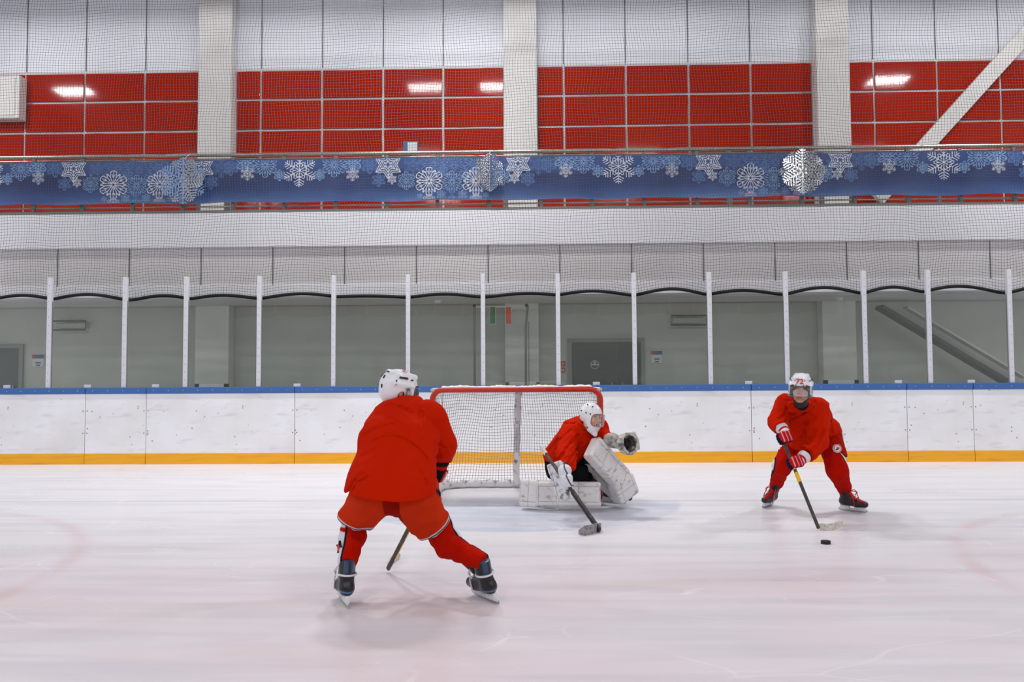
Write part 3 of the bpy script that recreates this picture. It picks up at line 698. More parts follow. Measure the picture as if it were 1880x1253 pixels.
# ------------------------------------------------------------------ rink boards, glass and posts
ZBD = 1.235
ORD = ['leftmost', 'second from the left', 'third from the left', 'fourth from the left', 'fifth from the left', 'sixth from the left', 'seventh from the left', 'eighth from the left', 'ninth from the left', 'tenth from the left', 'eleventh from the left', 'twelfth from the left', 'thirteenth from the left', 'rightmost']
jx = [-10.5] + [at(x, 780, Y=YB).x for x in (156, 268, 541, 812, 1097, 1380, 1666, 1788)] + [10.5]
BL = ['white rink board section at the far left edge', 'narrow white rink board between the two close joints at the left', 'scuffed white rink board left of the foreground player', 'scuffed white rink board behind the foreground player',
      'scuffed white rink board seen through the goal net', 'marked white rink board between the goal and the right-hand player', 'scuffed white rink board directly behind the right-hand player', 'narrow white rink board between the two close joints at the right', 'white rink board section at the far right edge']
for i in range(len(jx)-1):
    x0, x1 = jx[i]+.004, jx[i+1]-.004; t = empty('rink_board', ((x0+x1)/2, YB, 0), BL[i], 'rink board', 'white rink boards')
    b = MB().box((x0, YB, .17), (x1, YB+.1, ZBD-.1), 0, .004)
    for x in (x0+.03, x1-.03):
        for z in (.5, .86): b.cyl((x, YB-.003, z), (x, YB+.002, z), .009, 8, 1)
    b.build('panel', [M['board'], M['joint']], t)
    MB().box((x0, YB-.012, 0), (x1, YB+.1, .17), 0, .004).build('kick_plate', M['yellow'], t)
    r = MB().box((x0, YB-.02, ZBD-.1), (x1, YB+.16, ZBD), 0, .01).build('cap_rail', M['rail_blue'], t)
    b = MB(); n = max(2, int((x1-x0)/.23))
    for k in range(n): b.cyl((x0+(k+.5)*(x1-x0)/n, YB-.024, ZBD-.05), (x0+(k+.5)*(x1-x0)/n, YB-.016, ZBD-.05), .006, 6)
    b.build('screw', M['screw'], r)['kind'] = 'stuff'
PX = [(90, 92.5), (228, 231), (340, 343.5), (475, 477), (612, 613.5), (749, 750), (887, 887), (1025.5, 1024), (1166, 1163), (1305, 1301), (1446, 1441), (1590, 1584), (1708, 1702), (1858, 1850)]
YG = YB+.06; pxs = []
ZP = 3.04
for i, (xb, xt) in enumerate(PX):
    x = (at(xb, 712, Y=YG).x+at(xt, 505, Y=YG).x)/2; pxs.append(x)
    b = MB().box((x-.034, YG-.035, ZBD+.001), (x+.034, YG+.035, ZP), 0, .006)
    for z in np.arange(1.35, 2.95, .13): b.cyl((x, YG-.037, z), (x, YG-.033, z), .006, 6, 1)
    b.build('glass_post', [M['post'], M['joint']], loc=(x, YG, ZBD+.001), label='white slotted post holding the rink glass, '+ORD[i], cat='post', group='white posts of the rink glass')
gx = [-9.2] + pxs + [9.3]
for i in range(len(gx)-1):
    x0, x1 = gx[i]+.035, gx[i+1]-.035
    sh = [w.replace(' from the left', '') for w in ORD]
    lb = 'clear rink glass ' + ('right of the last white post' if i == len(gx)-2 else ('left of the first white post' if i == 0 else 'between white posts ' + sh[i-1] + ' and ' + sh[i] + ' from the left'))
    o = MB().box((x0, YG-.006, ZBD+.001), (x1, YG+.006, 2.65)).build('rink_glass', M['glass'], loc=((x0+x1)/2, YG, ZBD), label=lb, cat='glass pane', group='glass panes above the boards')
for px, lb in ((12, 'at the left frame edge'), (160, 'in the second pane from the left'), (285, 'in the third pane from the left'), (545, 'left of the foreground helmet'), (1095, 'above the right end of the goal'), (1375, 'left of the right-hand player'), (1650, 'right of the low white panel'), (1784, 'in the last full pane at the right')):
    p = at(px, 706, Y=YG-.03); MB().box((p.x-.055, YG-.03, ZBD), (p.x+.055, YG-.007, ZBD+.05), 0, .004).build('glass_clip', M['post'], loc=(p.x, YG, ZBD), label='small pale clip under the glass '+lb, cat='clip', group='clips under the glass')
# ------------------------------------------------------------------ safety netting
YN = 12.94
nx = np.arange(-9.6, 9.8, .0465); bot = 2.72; top = 8.6; nz = np.arange(0, int((top-bot)/.0465))
pa = np.array(pxs); pa = np.concatenate([[pa[0]-1.18], pa, [pa[-1]+1.18]])
ampl = np.interp(np.arange(len(pa)-1), [0, 3, 5, 7, 9, 14], [.085, .06, .035, .05, .085, .10])
def scal(x):
    i = np.clip(np.searchsorted(pa, x)-1, 0, len(pa)-2); t = (x-pa[i])/(pa[i+1]-pa[i]); return ampl[i]*np.sin(PI*np.clip(t, 0, 1))**1.2
def netpt(x, j):
    s = scal(x); u = j*.0465; k = np.exp(-u/.9)
    z = bot-.03 + u + s*k + .012*np.sin(x*3.1+u*2.2)+.010*np.sin(x*1.3-u*3.7)
    X = x + .016*np.sin(u*3.0+x*1.7)+.012*np.sin(u*6.1-x*2.3)
    t = .10*np.sin(PI*np.clip((x+9.6)/1.18 % 1, 0, 1))*np.exp(-((u-.8)/.7)**2)
    return np.stack([X, YN - t*.6 + .03*np.sin(x*2+u), z], -1)
lines = [netpt(np.full(len(nz), x), nz.astype(float)) for x in nx] + [netpt(nx, np.full(len(nx), float(j))) for j in nz]
V, Fc = cords(lines, .0023)
net = np_mesh('safety_netting', V, Fc, M['cord'], None, (0, YN, 5.5), False)
tag(net, 'fine dark protective netting hanging above and behind the rink glass', 'netting')
xs = np.arange(-9.6, 9.75, .06); rp = netpt(xs, np.zeros(len(xs)))
b = MB(); b.tube([Vector(p) for p in rp], .028, 8); b.build('border_rope', M['rope'], net)
tp = netpt(xs[::6], np.full(len(xs[::6]), float(nz[-1]))); b = MB(); b.tube([Vector(p) for p in tp], .012, 6); b.build('top_cable', M['rope'], net)

# ------------------------------------------------------------------ goal
GL, GR, GY = at(793, 921, Z=0), at(1104, 919, Z=0), 8.92
xl, xr = GL.x, GR.x; gh = 1.235; gc = (xl+xr)/2
goal = empty('hockey_goal', (gc, GY, 0), 'ice hockey goal with red pipe frame and white netting', 'goal')
def arc(c, r, a0, a1, n, ax='xz'):
    return [Vector((c[0]+r*math.cos(a), c[1], c[2]+r*math.sin(a))) for a in np.linspace(a0, a1, n)]
rc = .12
pts = [Vector((xl, GY, 0))] + arc((xl+rc, GY, gh-rc), rc, PI, PI/2, 7) + arc((xr-rc, GY, gh-rc), rc, PI/2, 0, 7) + [Vector((xr, GY, 0))]
b = MB(); b.tube(pts, .031, 14); b.build('red_frame', M['red'], goal)
def plan(depth, bulge, n=60):
    """path in plan from the left post round the back to the right post"""
    P = []
    for t in np.linspace(0, 1, n):
        a = PI*(1-t); ca, sa = math.cos(a), math.sin(a)
        e = .38
        x = gc+(xr-xl)/2*(1+bulge*sa)*np.sign(ca)*abs(ca)**e; y = GY+depth*abs(sa)**e
        P.append((x, y))
    P = np.array(P); d = np.r_[0, np.cumsum(np.hypot(*np.diff(P, axis=0).T))]; return P, d
P1, d1_ = plan(.50, 0); P0, d0 = plan(1.05, .10)
def gp(u, v):   # u 0..1 round, v 0 top ..1 bottom
    x1 = np.interp(u*d1_[-1], d1_, P1[:, 0]); y1 = np.interp(u*d1_[-1], d1_, P1[:, 1]); x0 = np.interp(u*d0[-1], d0, P0[:, 0]); y0 = np.interp(u*d0[-1], d0, P0[:, 1])
    s = .06*np.sin(PI*v)*np.sin(PI*u)
    zt = gh+.01+.012*np.sin(u*31)*np.sin(PI*u)
    return np.stack([x1+(x0-x1)*v+.012*np.sin(v*9+u*20)*np.sin(PI*v), y1+(y0-y1)*v**1.3-s, zt*(1-v)+.05*v+.012*np.sin(u*26)*np.sin(PI*v)], -1)
b = MB(); b.tube([Vector((x, y, .045)) for x, y in P0], .03, 10); b.build('base_frame', M['goalwhite'], goal)
b = MB(); b.tube([Vector((x, y, gh)) for x, y in P1], .02, 8); b.build('top_frame', M['goalwhite'], goal)
nu, nv = 100, 33
lines = [gp(np.full(26, u), np.linspace(0, 1, 26)) for u in np.linspace(0, 1, nu)] + [gp(np.linspace(0, 1, 110), np.full(110, v)) for v in np.linspace(0, 1, nv)]
for y in np.arange(GY+.02, GY+.5, .04):
    w = np.interp(y, P1[:30, 1], P1[:30, 0]); X = np.linspace(w, 2*gc-w, 50); lines.append(np.stack([X, np.full(50, y), gh+.012-.03*np.sin((X-w)/(2*gc-2*w)*PI)], -1))
for x in np.arange(xl+.05, xr, .04):
    y = np.linspace(GY, GY+.5*(1-abs((x-gc)/(xr-xl)*2)**6), 8); lines.append(np.stack([np.full(8, x), y, gh+.012-.03*np.sin((x-xl)/(xr-xl)*PI)*np.ones(8)], -1))
V, Fc = cords(lines, .0024); np_mesh('net', V, Fc, M['goalcord'], goal, (gc, GY, 0), False)
# top shroud, base skirt with snow, centre support pad
b = MB()
V = []; n = 80
for i in range(n+1):
    u = i/n; x = xl+.06+(xr-xl-.12)*u
    for j, (dy, z) in enumerate(((.03, gh+.028), (.12, gh+.045), (.25, gh+.035), (.42, gh+.03), (.47, gh-.02))):
        V.append((x, GY+dy, z+random.uniform(-.006, .006)+.006*math.sin(x*14)-(.05 if (i in (0, n)) else (.02 if i in (1, n-1) else 0))))
b.add(V, [(i*5+j, (i+1)*5+j, (i+1)*5+j+1, i*5+j+1) for i in range(n) for j in range(4)], 0, True); o = b.build('top_shroud', M['snow'], goal)
so = o.modifiers.new('s', 'SOLIDIFY'); so.thickness = .01
b = MB(); pts = []; 
for u in np.linspace(.03, .97, 90):
    p = gp(np.array([u]), np.array([1.]))[0]; pts.append(Vector((p[0], p[1]+.0, .05)))
b.tube(pts, [.052+random.uniform(-.007, .007) for _ in pts], 10); b.build('base_skirt', M['goalwhite'], goal)
a = at(951, 724, Y=GY+.45); c = at(948, 886, Y=GY+.98)
f = slab(a, c, .046, .043, (0, 1, 0), .6); sdf_obj('centre_support_pad', DISP(f, folds(4, .006, .12)), .01, M['goalwhite'], goal)
# ------------------------------------------------------------------ figure kit
def fr(fwd, up):
    """rotation whose columns are forward, left, up"""
    f_ = Vector(fwd).normalized(); u = Vector(up); u = (u-f_*u.dot(f_)).normalized(); l = u.cross(f_)
    return Matrix((f_, l, u)).transposed()
def head_sdf(c, R):
    c = Vector(c); T = lambda x, y, z: c+R@Vector((x, y, z)); Rn = [list(r) for r in R]
    sk = U(.025, ell(T(-.012, 0, .028), (.098, .077, .09), Rn), ell(T(.032, 0, -.038), (.064, .058, .078), Rn))
    sk = U(.015, sk, cap(T(.072, -.008, -.1), T(.072, .008, -.1), .021), cap(T(-.01, .052, -.05), T(.06, .022, -.1), .018, .016), cap(T(-.01, -.052, -.05), T(.06, -.022, -.1), .018, .016),
           cap(T(.080, -.035, .026), T(.080, .035, .026), .012), ell(T(.066, .036, -.022), .026), ell(T(.066, -.036, -.022), .026))
    sk = SUB(sk, U(.004, ell(T(.108, .031, .004), (.02, .017, .012), Rn), ell(T(.108, -.031, .004), (.02, .017, .012), Rn)), .012)
    sk = U(.01, sk, cap(T(.092, 0, .012), T(.114, 0, -.026), .006, .012), cap(T(.1, -.011, -.032), T(.1, .011, -.032), .009))
    sk = U(.004, sk, cap(T(.089, -.018, -.062), T(.089, .018, -.062), .0065), cap(T(.087, -.014, -.073), T(.087, .014, -.073), .0075))
    sk = SUB(sk, cap(T(.1, -.02, -.0675), T(.1, .02, -.0675), .003), .004)
    for s in (-1, 1):
        sk = U(.006, sk, ell(T(-.008, s*.079, -.002), (.018, .009, .031), Rn))
    return sk, T
def head_paint(T, R, c, skin=(224, 178, 150), hair=(86, 62, 44), beard=True):
    Ri = np.array([list(r) for r in R], f32); cc = A(c)
    def f(P):
        q = (P-cc)@Ri; x, y, z = q[:, 0], q[:, 1], q[:, 2]; C = np.array(lin(skin))[None].repeat(len(P), 0)
        def lay(m, rgb, k=1.):
            nonlocal C
            m = (np.clip(m, 0, 1)*k)[:, None]; C = C*(1-m)+np.array(lin(rgb))*m
        inh = (np.abs(y) < .12) & (z > -.2) & (z < .14) & (np.abs(x) < .14)
        lay(inh*np.clip(1-np.abs(np.hypot(x-.075, y)-.03)/.04, 0, 1)*(z < -.01)*(z > -.06), (228, 150, 128), .35)
        if beard: lay(inh*np.clip((-.05-z)/.012, 0, 1)*np.clip((z+.135)/.01, 0, 1)*(x > -.02), (150, 108, 84), .55)
        lay(inh*(x > .06)*np.clip(1-np.hypot((np.abs(y)-.033)/.017, (z-.026)/.006), 0, .5)*2, hair)
        lay(inh*(x > .06)*np.clip(1.3-np.hypot(y/.022, (z+.067)/.012), 0, .5)*2, (176, 92, 84))
        lay(inh*(x > .06)*np.clip(1.2-np.hypot((np.abs(y)-.031)/.015, (z-.004)/.006), 0, .5)*2, (92, 66, 54), .8)
        lay(inh*np.clip((z-.055+.6*np.maximum(-x-.0, 0)*2)/.01, 0, 1), hair)
        lay(inh*(x < -.03)*np.clip((z+.108)/.01, 0, 1), hair)
        lay(np.clip((np.linalg.norm(q*A((1, 1, .9)), axis=1)-.165)/.006, 0, 1), (30, 28, 32)); lay(np.clip((-.105-z)/.01, 0, 1)*(x < .03), (30, 28, 32))
        return C
    return f
def hand_chains(w, g, s, side, spread=.024, rr=.034):
    """grip: w wrist, g grip centre on the shaft, s shaft direction (towards the thumb), side +1/-1 flips palm; returns palm pts, finger chains, thumb"""
    w, g, s = Vector(w), Vector(g), Vector(s).normalized()
    t = (g-w); t = (t-s*t.dot(s)).normalized(); n = s.cross(t)*side
    fingers = []
    for i, L in enumerate((.95, 1.05, 1.0, .82)):
        o = g+s*(.036-i*spread); ch = []
        for a in (20, 75, 130, 185, 225):
            a = math.radians(a); ch.append(o+n*math.cos(a)*rr*L+t*math.sin(a)*rr*L)
        fingers.append(ch)
    th = [g+s*.02-t*.045+n*.02, g+s*.05-t*.034+n*.0, g+s*.055-t*.02-n*.03, g+s*.04+t*.01-n*.04]
    pc = g-t*.03+n*.03
    return pc, fingers, th, t, n, s
def hand_sdf(hc, w, r=.0085, fat=0.):
    pc, fg, th, t, n, s = hc; fs = []
    for ch in fg:
        f_ = None
        for a, b_ in zip(ch[:-1], ch[1:]): f_ = cap(a, b_, r+fat, r+fat) if f_ is None else U(.002, f_, cap(a, b_, r+fat, r+fat))
        fs.append(f_)
    tf = U(.004, *[cap(a, b_, r*1.1+fat) for a, b_ in zip(th[:-1], th[1:])])
    R = Matrix((t, s, n)).transposed()
    palm = rbox(pc, (.045+fat, .043+fat, .014+fat), [list(x) for x in R], .012+fat*.5)
    return U(.012, palm, cap(w, pc, .026+fat, .024+fat)), U(.0015, *fs), tf
def boot_parts():
    """local frame: x forward, z up, origin under the blade"""
    boot = U(.03, cap((-.085, 0, .105), (.06, 0, .098), .042, .040), cap((.06, 0, .098), (.135, 0, .092), .042, .034), cap((-.065, 0, .12), (-.055, 0, .25), .043, .052), cap((.02, 0, .12), (-.03, 0, .2), .036, .038), cap((-.105, 0, .22), (-.1, 0, .29), .02, .03))
    boot = INT(boot, half((-.05, 0, .285), (-.1, 0, 1)), .006); boot = INT(boot, half((0, 0, .064), (0, 0, -1)), .008)
    return boot
BOOT = {}
def skate(parent, foot, fwd, up, style, h=.005):
    """builds a skate child at world position foot (blade contact), as boot > blade, blade_holder, laces"""
    R = fr(fwd, up); base = Vector(foot); Rn = [list(r) for r in R]
    key = style
    if key not in BOOT:
        V, Q = polygonise(boot_parts(), h); P = V.astype(f32); x, y, z = P.T
        C = np.array(lin((26, 27, 31)))[None].repeat(len(P), 0)
        def lay(m, rgb):
            nonlocal C
            m = np.clip(m/.004+.5, 0, 1)[:, None]; C = C*(1-m)+np.array(lin(rgb))*m
        if style == 'blue':
            lay(np.minimum(.012-np.abs(np.abs(y)-.02), z-.2), (44, 74, 104)); lay(np.minimum(.006-np.abs(z-.285+.1*0), .02-x*0), (64, 96, 130))
            lay(np.minimum(.005-np.abs(z-.09-.1*np.abs(y)), -.07-x), (84, 124, 164))
            lay(.006-np.abs(z-.19), (205, 208, 220))
        else:
            lay(np.minimum(np.minimum(.022-np.abs(y), z-.115), x+.06), (176, 26, 28))
        BOOT[key] = (V, Q, C)
    V, Q, C = BOOT[key]; Rm = np.array(Rn)
    W = V@Rm.T+np.array(base)
    off = Vector(parent.location)
    me_o = np_mesh('skate', W, Q, M['colk'], parent, off, True, C)
    T = lambda x, y, z: base+R@Vector((x, y, z))
    hb = MB()
    for cx_, l in ((-.075, .05), (.085, .055)):
        hb.obox(T(cx_, 0, .047), (l, .015, .024), R, 0, .008)
    hb.obox(T(.0, 0, .03), (.14, .006, .011), R, 0, .003); hb.build('blade_holder', M['holder'], me_o)
    bb = MB(); prof = [(-.15, .028), (-.148, .01), (-.13, .002), (-.06, 0), (.06, 0), (.13, .004), (.15, .016), (.154, .03)]
    Vv = [T(x, y, z) for y in (-.002, .002) for x, z in prof]; n = len(prof)
    bb.add(Vv, [tuple(range(n)), tuple(range(2*n-1, n-1, -1))]+[(i, i+n, (i+1) % n+n, (i+1) % n) for i in range(n)]); bb.build('blade', M['blade'], me_o)
    lb = MB(); lm = M['lace_r'] if style == 'red' else M['lace_w']
    for i in range(6):
        u = i/5; x = .085-u*.10; z = .136+u*.075
        lb.tube([T(x, -.03, z-.006), T(x+.006, 0, z+.006), T(x-.006, .03, z-.006)], .0042, 5)
    for s in (-1, 1):
        lb.tube([T(-.01, .02*s, .215), T(.04, .045*s, .2), T(.055, .05*s, .14), T(.05, .052*s, .075)], .0048, 5)
        lb.tube([T(-.01, .015*s, .215), T(.03, .035*s, .225), T(.05, .055*s, .19), T(.02, .05*s, .16)], .0048, 5)
    if style == 'blue':
        ring = [T(-.062+.062*math.cos(a), .056*math.sin(a), .192) for a in np.linspace(0, 2*PI, 17)[:-1]]; lb.tube(ring, .006, 6, closed=True)
    lb.build('laces', lm, me_o)
    return me_o
def helmet(parent, c, R, h, number=None, vis_tilt=0):
    c = Vector(c); Rn = [list(r) for r in R]; T = lambda x, y, z: c+R@Vector((x, y, z))
    out = U(.02, ell(T(-.012, 0, .035), (.130, .106, .112), Rn), ell(T(-.045, 0, -.01), (.088, .096, .088), Rn))
    # raised ridges of the shell
    for s in (-1, 1): out = U(.012, out, cap(T(.075, s*.045, .105), T(-.08, s*.05, .115), .022, .02), cap(T(.06, s*.085, .045), T(-.06, s*.09, .05), .02))
    out = SUB(out, ell(T(-.008, 0, .02), (.113, .089, .1), Rn), .004)
    face = rbox(T(.12, 0, -.080), (.10, .2, .120), Rn, .03); out = SUB(out, face, .01)
    out = INT(out, half(T(-.03, 0, -.088), R@Vector((.25, 0, -1))), .006)
    for s in (-1, 1): out = SUB(out, ell(T(-.002, s*.1, -.028), (.026, .05, .03), Rn), .006)
    # side lugs that carry visor and strap
    for s in (-1, 1): out = U(.01, out, rbox(T(.045, s*.094, .0), (.03, .006, .045), Rn, .005))
    o = sdf_obj('helmet', out, h, M['helmet'], parent)
    b = MB()
    def onshell(x, y, z, hs, lift=.0):   # small vent laid on the outside of the shell
        p = Vector((x, y, z)); cc = Vector((-.012, 0, .035)); rr = Vector((.131, .107, .113)); d = p-cc
        k = 1/math.sqrt((d.x/rr.x)**2+(d.y/rr.y)**2+(d.z/rr.z)**2); q = cc+d*k*1.0
        nrm = Vector((d.x/rr.x**2, d.y/rr.y**2, d.z/rr.z**2)).normalized(); Rr = R@fr(nrm, Vector((0, .1, 1)) if abs(nrm.z) < .9 else Vector((1, 0, 0)))
        b.obox(c+R@(q+nrm*lift), (.0045, hs[0], hs[1]), Rr, 0, .002)
    for s in (-1, 1):
        onshell(-.01, s*.09, .09, (.03, .006), .005); onshell(-.05, s*.09, .055, (.004, .018), .004); onshell(.05, s*.08, .085, (.010, .004), .004)
        onshell(.1, s*.03, .05, (.006, .004)); onshell(.1, s*.045, .1, (.005, .008), .002); onshell(.115, s*.07, .05, (.008, .004), .001)
        onshell(-.12, s*.03, .08, (.006, .012)); onshell(-.13, s*.04, .02, (.006, .012)); onshell(-.1, s*.02, .12, (.008, .006), .001)
    b.build('vent', M['dark'], o)
    # visor
    V = []; n = 18
    for i in range(n+1):
        a = math.radians(-82+164*i/n)
        for z, k in ((.032, 1.0), (-.01, 1.03), (-.05, 1.03), (-.068+.012*math.cos(2*a), 1.01)):
            V.append(T(-.005+.133*math.cos(a)*k, .107*math.sin(a)*k, z))
    v = MB(); v.add(V, [(i*4+j, (i+1)*4+j, (i+1)*4+j+1, i*4+j+1) for i in range(n) for j in range(3)], 0, True)
    vo = v.build('visor', M['visor'], o); so = vo.modifiers.new('s', 'SOLIDIFY'); so.thickness = .003
    b = MB()
    for s in (-1, 1): b.tube([T(.02, s*.092, -.04), T(.035, s*.07, -.09), T(.06, s*.03, -.125), T(.065, 0, -.13)], .005, 6); b.cyl(T(.04, s*.098, -.02), T(.04, s*.106, -.02), .009, 8)
    b.build('chin_strap', M['dark'], o)
    return o, T
def text_mesh(body, size, name, m, parent, pos, R):
    """lettering: R columns are text right, text up, normal"""
    cu = bpy.data.curves.new(name, 'FONT'); cu.body = body; cu.size = size; cu.align_x = 'CENTER'; cu.align_y = 'CENTER'; cu.extrude = .0015; cu.offset = size*.02
    to = bpy.data.objects.new('tmp', cu); COL.objects.link(to); dg = bpy.context.evaluated_depsgraph_get(); me = bpy.data.meshes.new_from_object(to.evaluated_get(dg))
    bpy.data.objects.remove(to); off = Vector(parent.location); pp = parent.parent
    while pp is not None: off += Vector(pp.location); pp = pp.parent
    for v in me.vertices: v.co = Vector(pos)+R@v.co-off
    me.materials.clear(); me.materials.append(m); o = bpy.data.objects.new(name, me); link(o, parent); return o
def glove(parent, w, hc, h, cols, cuffdir, cuff_col=(222, 223, 230), cl=.075):
    """padded hockey glove round the gripping hand, with finger rolls, thumb and cuff"""
    pc, fg, th, t, n, s = hc; palm, fing, thumb = hand_sdf(hc, w, .0085, .0095)
    R = Matrix((t, s, n)).transposed(); Rn = [list(x) for x in R]
    rolls = [cap(pc+n*.024+t*(q-.02)-s*.038, pc+n*.024+t*(q-.02)+s*.038, .017) for q in (-.012, .022, .05)]
    f = U(.006, palm, fing, thumb, *rolls)
    nn = A(n); pp = A(pc); tt = A(t)
    pal = lambda P: (P-pp)@nn-.019+.3*((P-pp)@tt)
    seam = lambda P: np.abs(((P-pp)@tt+.005) % .034-.017)-.0014
    sm = lambda P: np.maximum(seam(P), .02-((P-pp)@nn))
    o = sdf_obj('glove', f, h, M['col'], parent, col=paint(cols[0], (sm, cols[2]), (pal, cols[1])))
    cd_ = Vector(cuffdir).normalized(); wv = Vector(w)
    cf = SUB(cap(wv-cd_*.02, wv+cd_*cl, .047, .064), cap(wv-cd_*.03, wv+cd_*.13, .034, .05), .004); cf = INT(cf, half(wv+cd_*cl, cd_), .004)
    sdf_obj('cuff', cf, h, M['col'], o, col=paint(cuff_col, (lambda P: np.abs((P-A(wv))@A(cd_)-.0)-.012, cols[0])))
    return o
def stick(name, top, heel, blade_pts, lb, shaft_m, w=(.010, .014), yellow=None, blade_m=None, bh=.06, knob=True, wide=None, cat='hockey stick', yo=0):
    top, heel = Vector(top), Vector(heel); o = empty(name, heel, lb, cat)
    d = (heel-top).normalized(); l = Vector((0, 0, 1)).cross(d).normalized(); R = Matrix((d, l, d.cross(l))).transposed()
    b = MB(); b.obox((top+heel)/2, ((heel-top).length/2, w[0], w[1]), R, 0, .004); b.build('shaft', shaft_m, o)
    if yellow:
        for a, c_ in yellow:
            p, q = top.lerp(heel, a), top.lerp(heel, c_); b = MB(); b.obox((p+q)/2+R@Vector((0, yo, 0)), ((q-p).length/2, (w[0]+.0015) if yo == 0 else .005, w[1]+.0015), R, 0, .002); b.build('yellow_band', M['shaft_y'], o)
    if knob:
        b = MB(); b.obox(top+d*.05, (.06, w[0]+.004, w[1]+.004), R, 0, .004); b.build('end_tape', M['tape'], o)
    if wide:   # goalie paddle
        p, q = top.lerp(heel, wide), heel; b = MB(); b.obox((p+q)/2, ((q-p).length/2, .011, .026), R, 0, .006); b.build('paddle', shaft_m, o)
    V = []; P = [Vector(p) for p in blade_pts]; m = len(P)
    for i, p in enumerate(P):
        u = i/(m-1); tn = (P[min(i+1, m-1)]-P[max(i-1, 0)]).normalized(); nn = tn.cross(Vector((0, 0, 1))).normalized()*.006
        hh = bh*(1 if .08 < u < .85 else (.8 if u <= .08 else .55)); z0 = Vector((0, 0, 0 if u < .9 else .012))
        V += [p-nn+z0, p+nn+z0, p+nn*.7+Vector((0, 0, hh)), p-nn*.7+Vector((0, 0, hh))]
    Fc = [(i*4+k, i*4+(k+1) % 4, (i+1)*4+(k+1) % 4, (i+1)*4+k) for i in range(m-1) for k in range(4)]+[(3, 2, 1, 0), tuple((m-1)*4+k for k in range(4))]
    b = MB(); b.add(V, Fc); b.build('blade', blade_m or M['tape'], o)
    return o
RED = (196, 30, 0); PANT = (202, 50, 16); SOCK = (186, 20, 2)
#@@PEOPLE
def chain(pts, rs, k=.03):
    f = None
    for a, b_, ra, rb in zip(pts[:-1], pts[1:], rs[:-1], rs[1:]):
        c = cap(a, b_, ra, rb); f = c if f is None else U(k, f, c)
    return f
def closest(p, a, b):
    d = b-a; return a+d*max(0, min(1, (p-a).dot(d)/d.dot(d)))
def body(name_loc, label, hs, T, hc, hl, J, hands, group='ice hockey players'):
    """one continuous body: head, neck, trunk, limbs and gripping hands"""
    neck = T(-.045, 0, -.13); up_ = J['chest']
    f = U(.03, hs, cap(T(-.03, 0, -.05), neck, .056, .058), cap(neck, J['neck'], .058, .062))
    f = U(.05, f, cap(J['neck'], J['chest'], .065, .11), cap(J['chest'], J['pelvis'], .11, .12))
    for s in 'LR':
        f = U(.05, f, cap(J['neck'], J['sh'+s], .06, .048), cap(J['pelvis'], J['hip'+s], .1, .095))
        f = U(.03, f, chain([J['sh'+s], J['el'+s], J['wr'+s]], [.045, .038, .028]), chain([J['hip'+s], J['kn'+s], J['an'+s]], [.085, .056, .038]))
        f = U(.02, f, cap(J['an'+s], J['toe'+s], .036, .028))
    for h_, w in hands:
        p, fg, th = hand_sdf(h_, w); f = U(.012, f, p); f = U(.002, f, fg); f = U(.004, f, th)
    return f
def spawn(loc, label, f, h, colf):
    o = sdf_obj('person', f, h, M['skin'], None, loc, colf); return tag(o, label, 'person')
def eyes(parent, T):
    for s in (-1, 1):
        b = MB(); b.sph(T(.0755, s*.031, -.001), .0108, 0, nu=12, nv=8); b.sph(T(.0815, s*.031, -.005), .0056, 1, nu=8, nv=6); b.build('eye', [M['white'], M['dark']], parent)

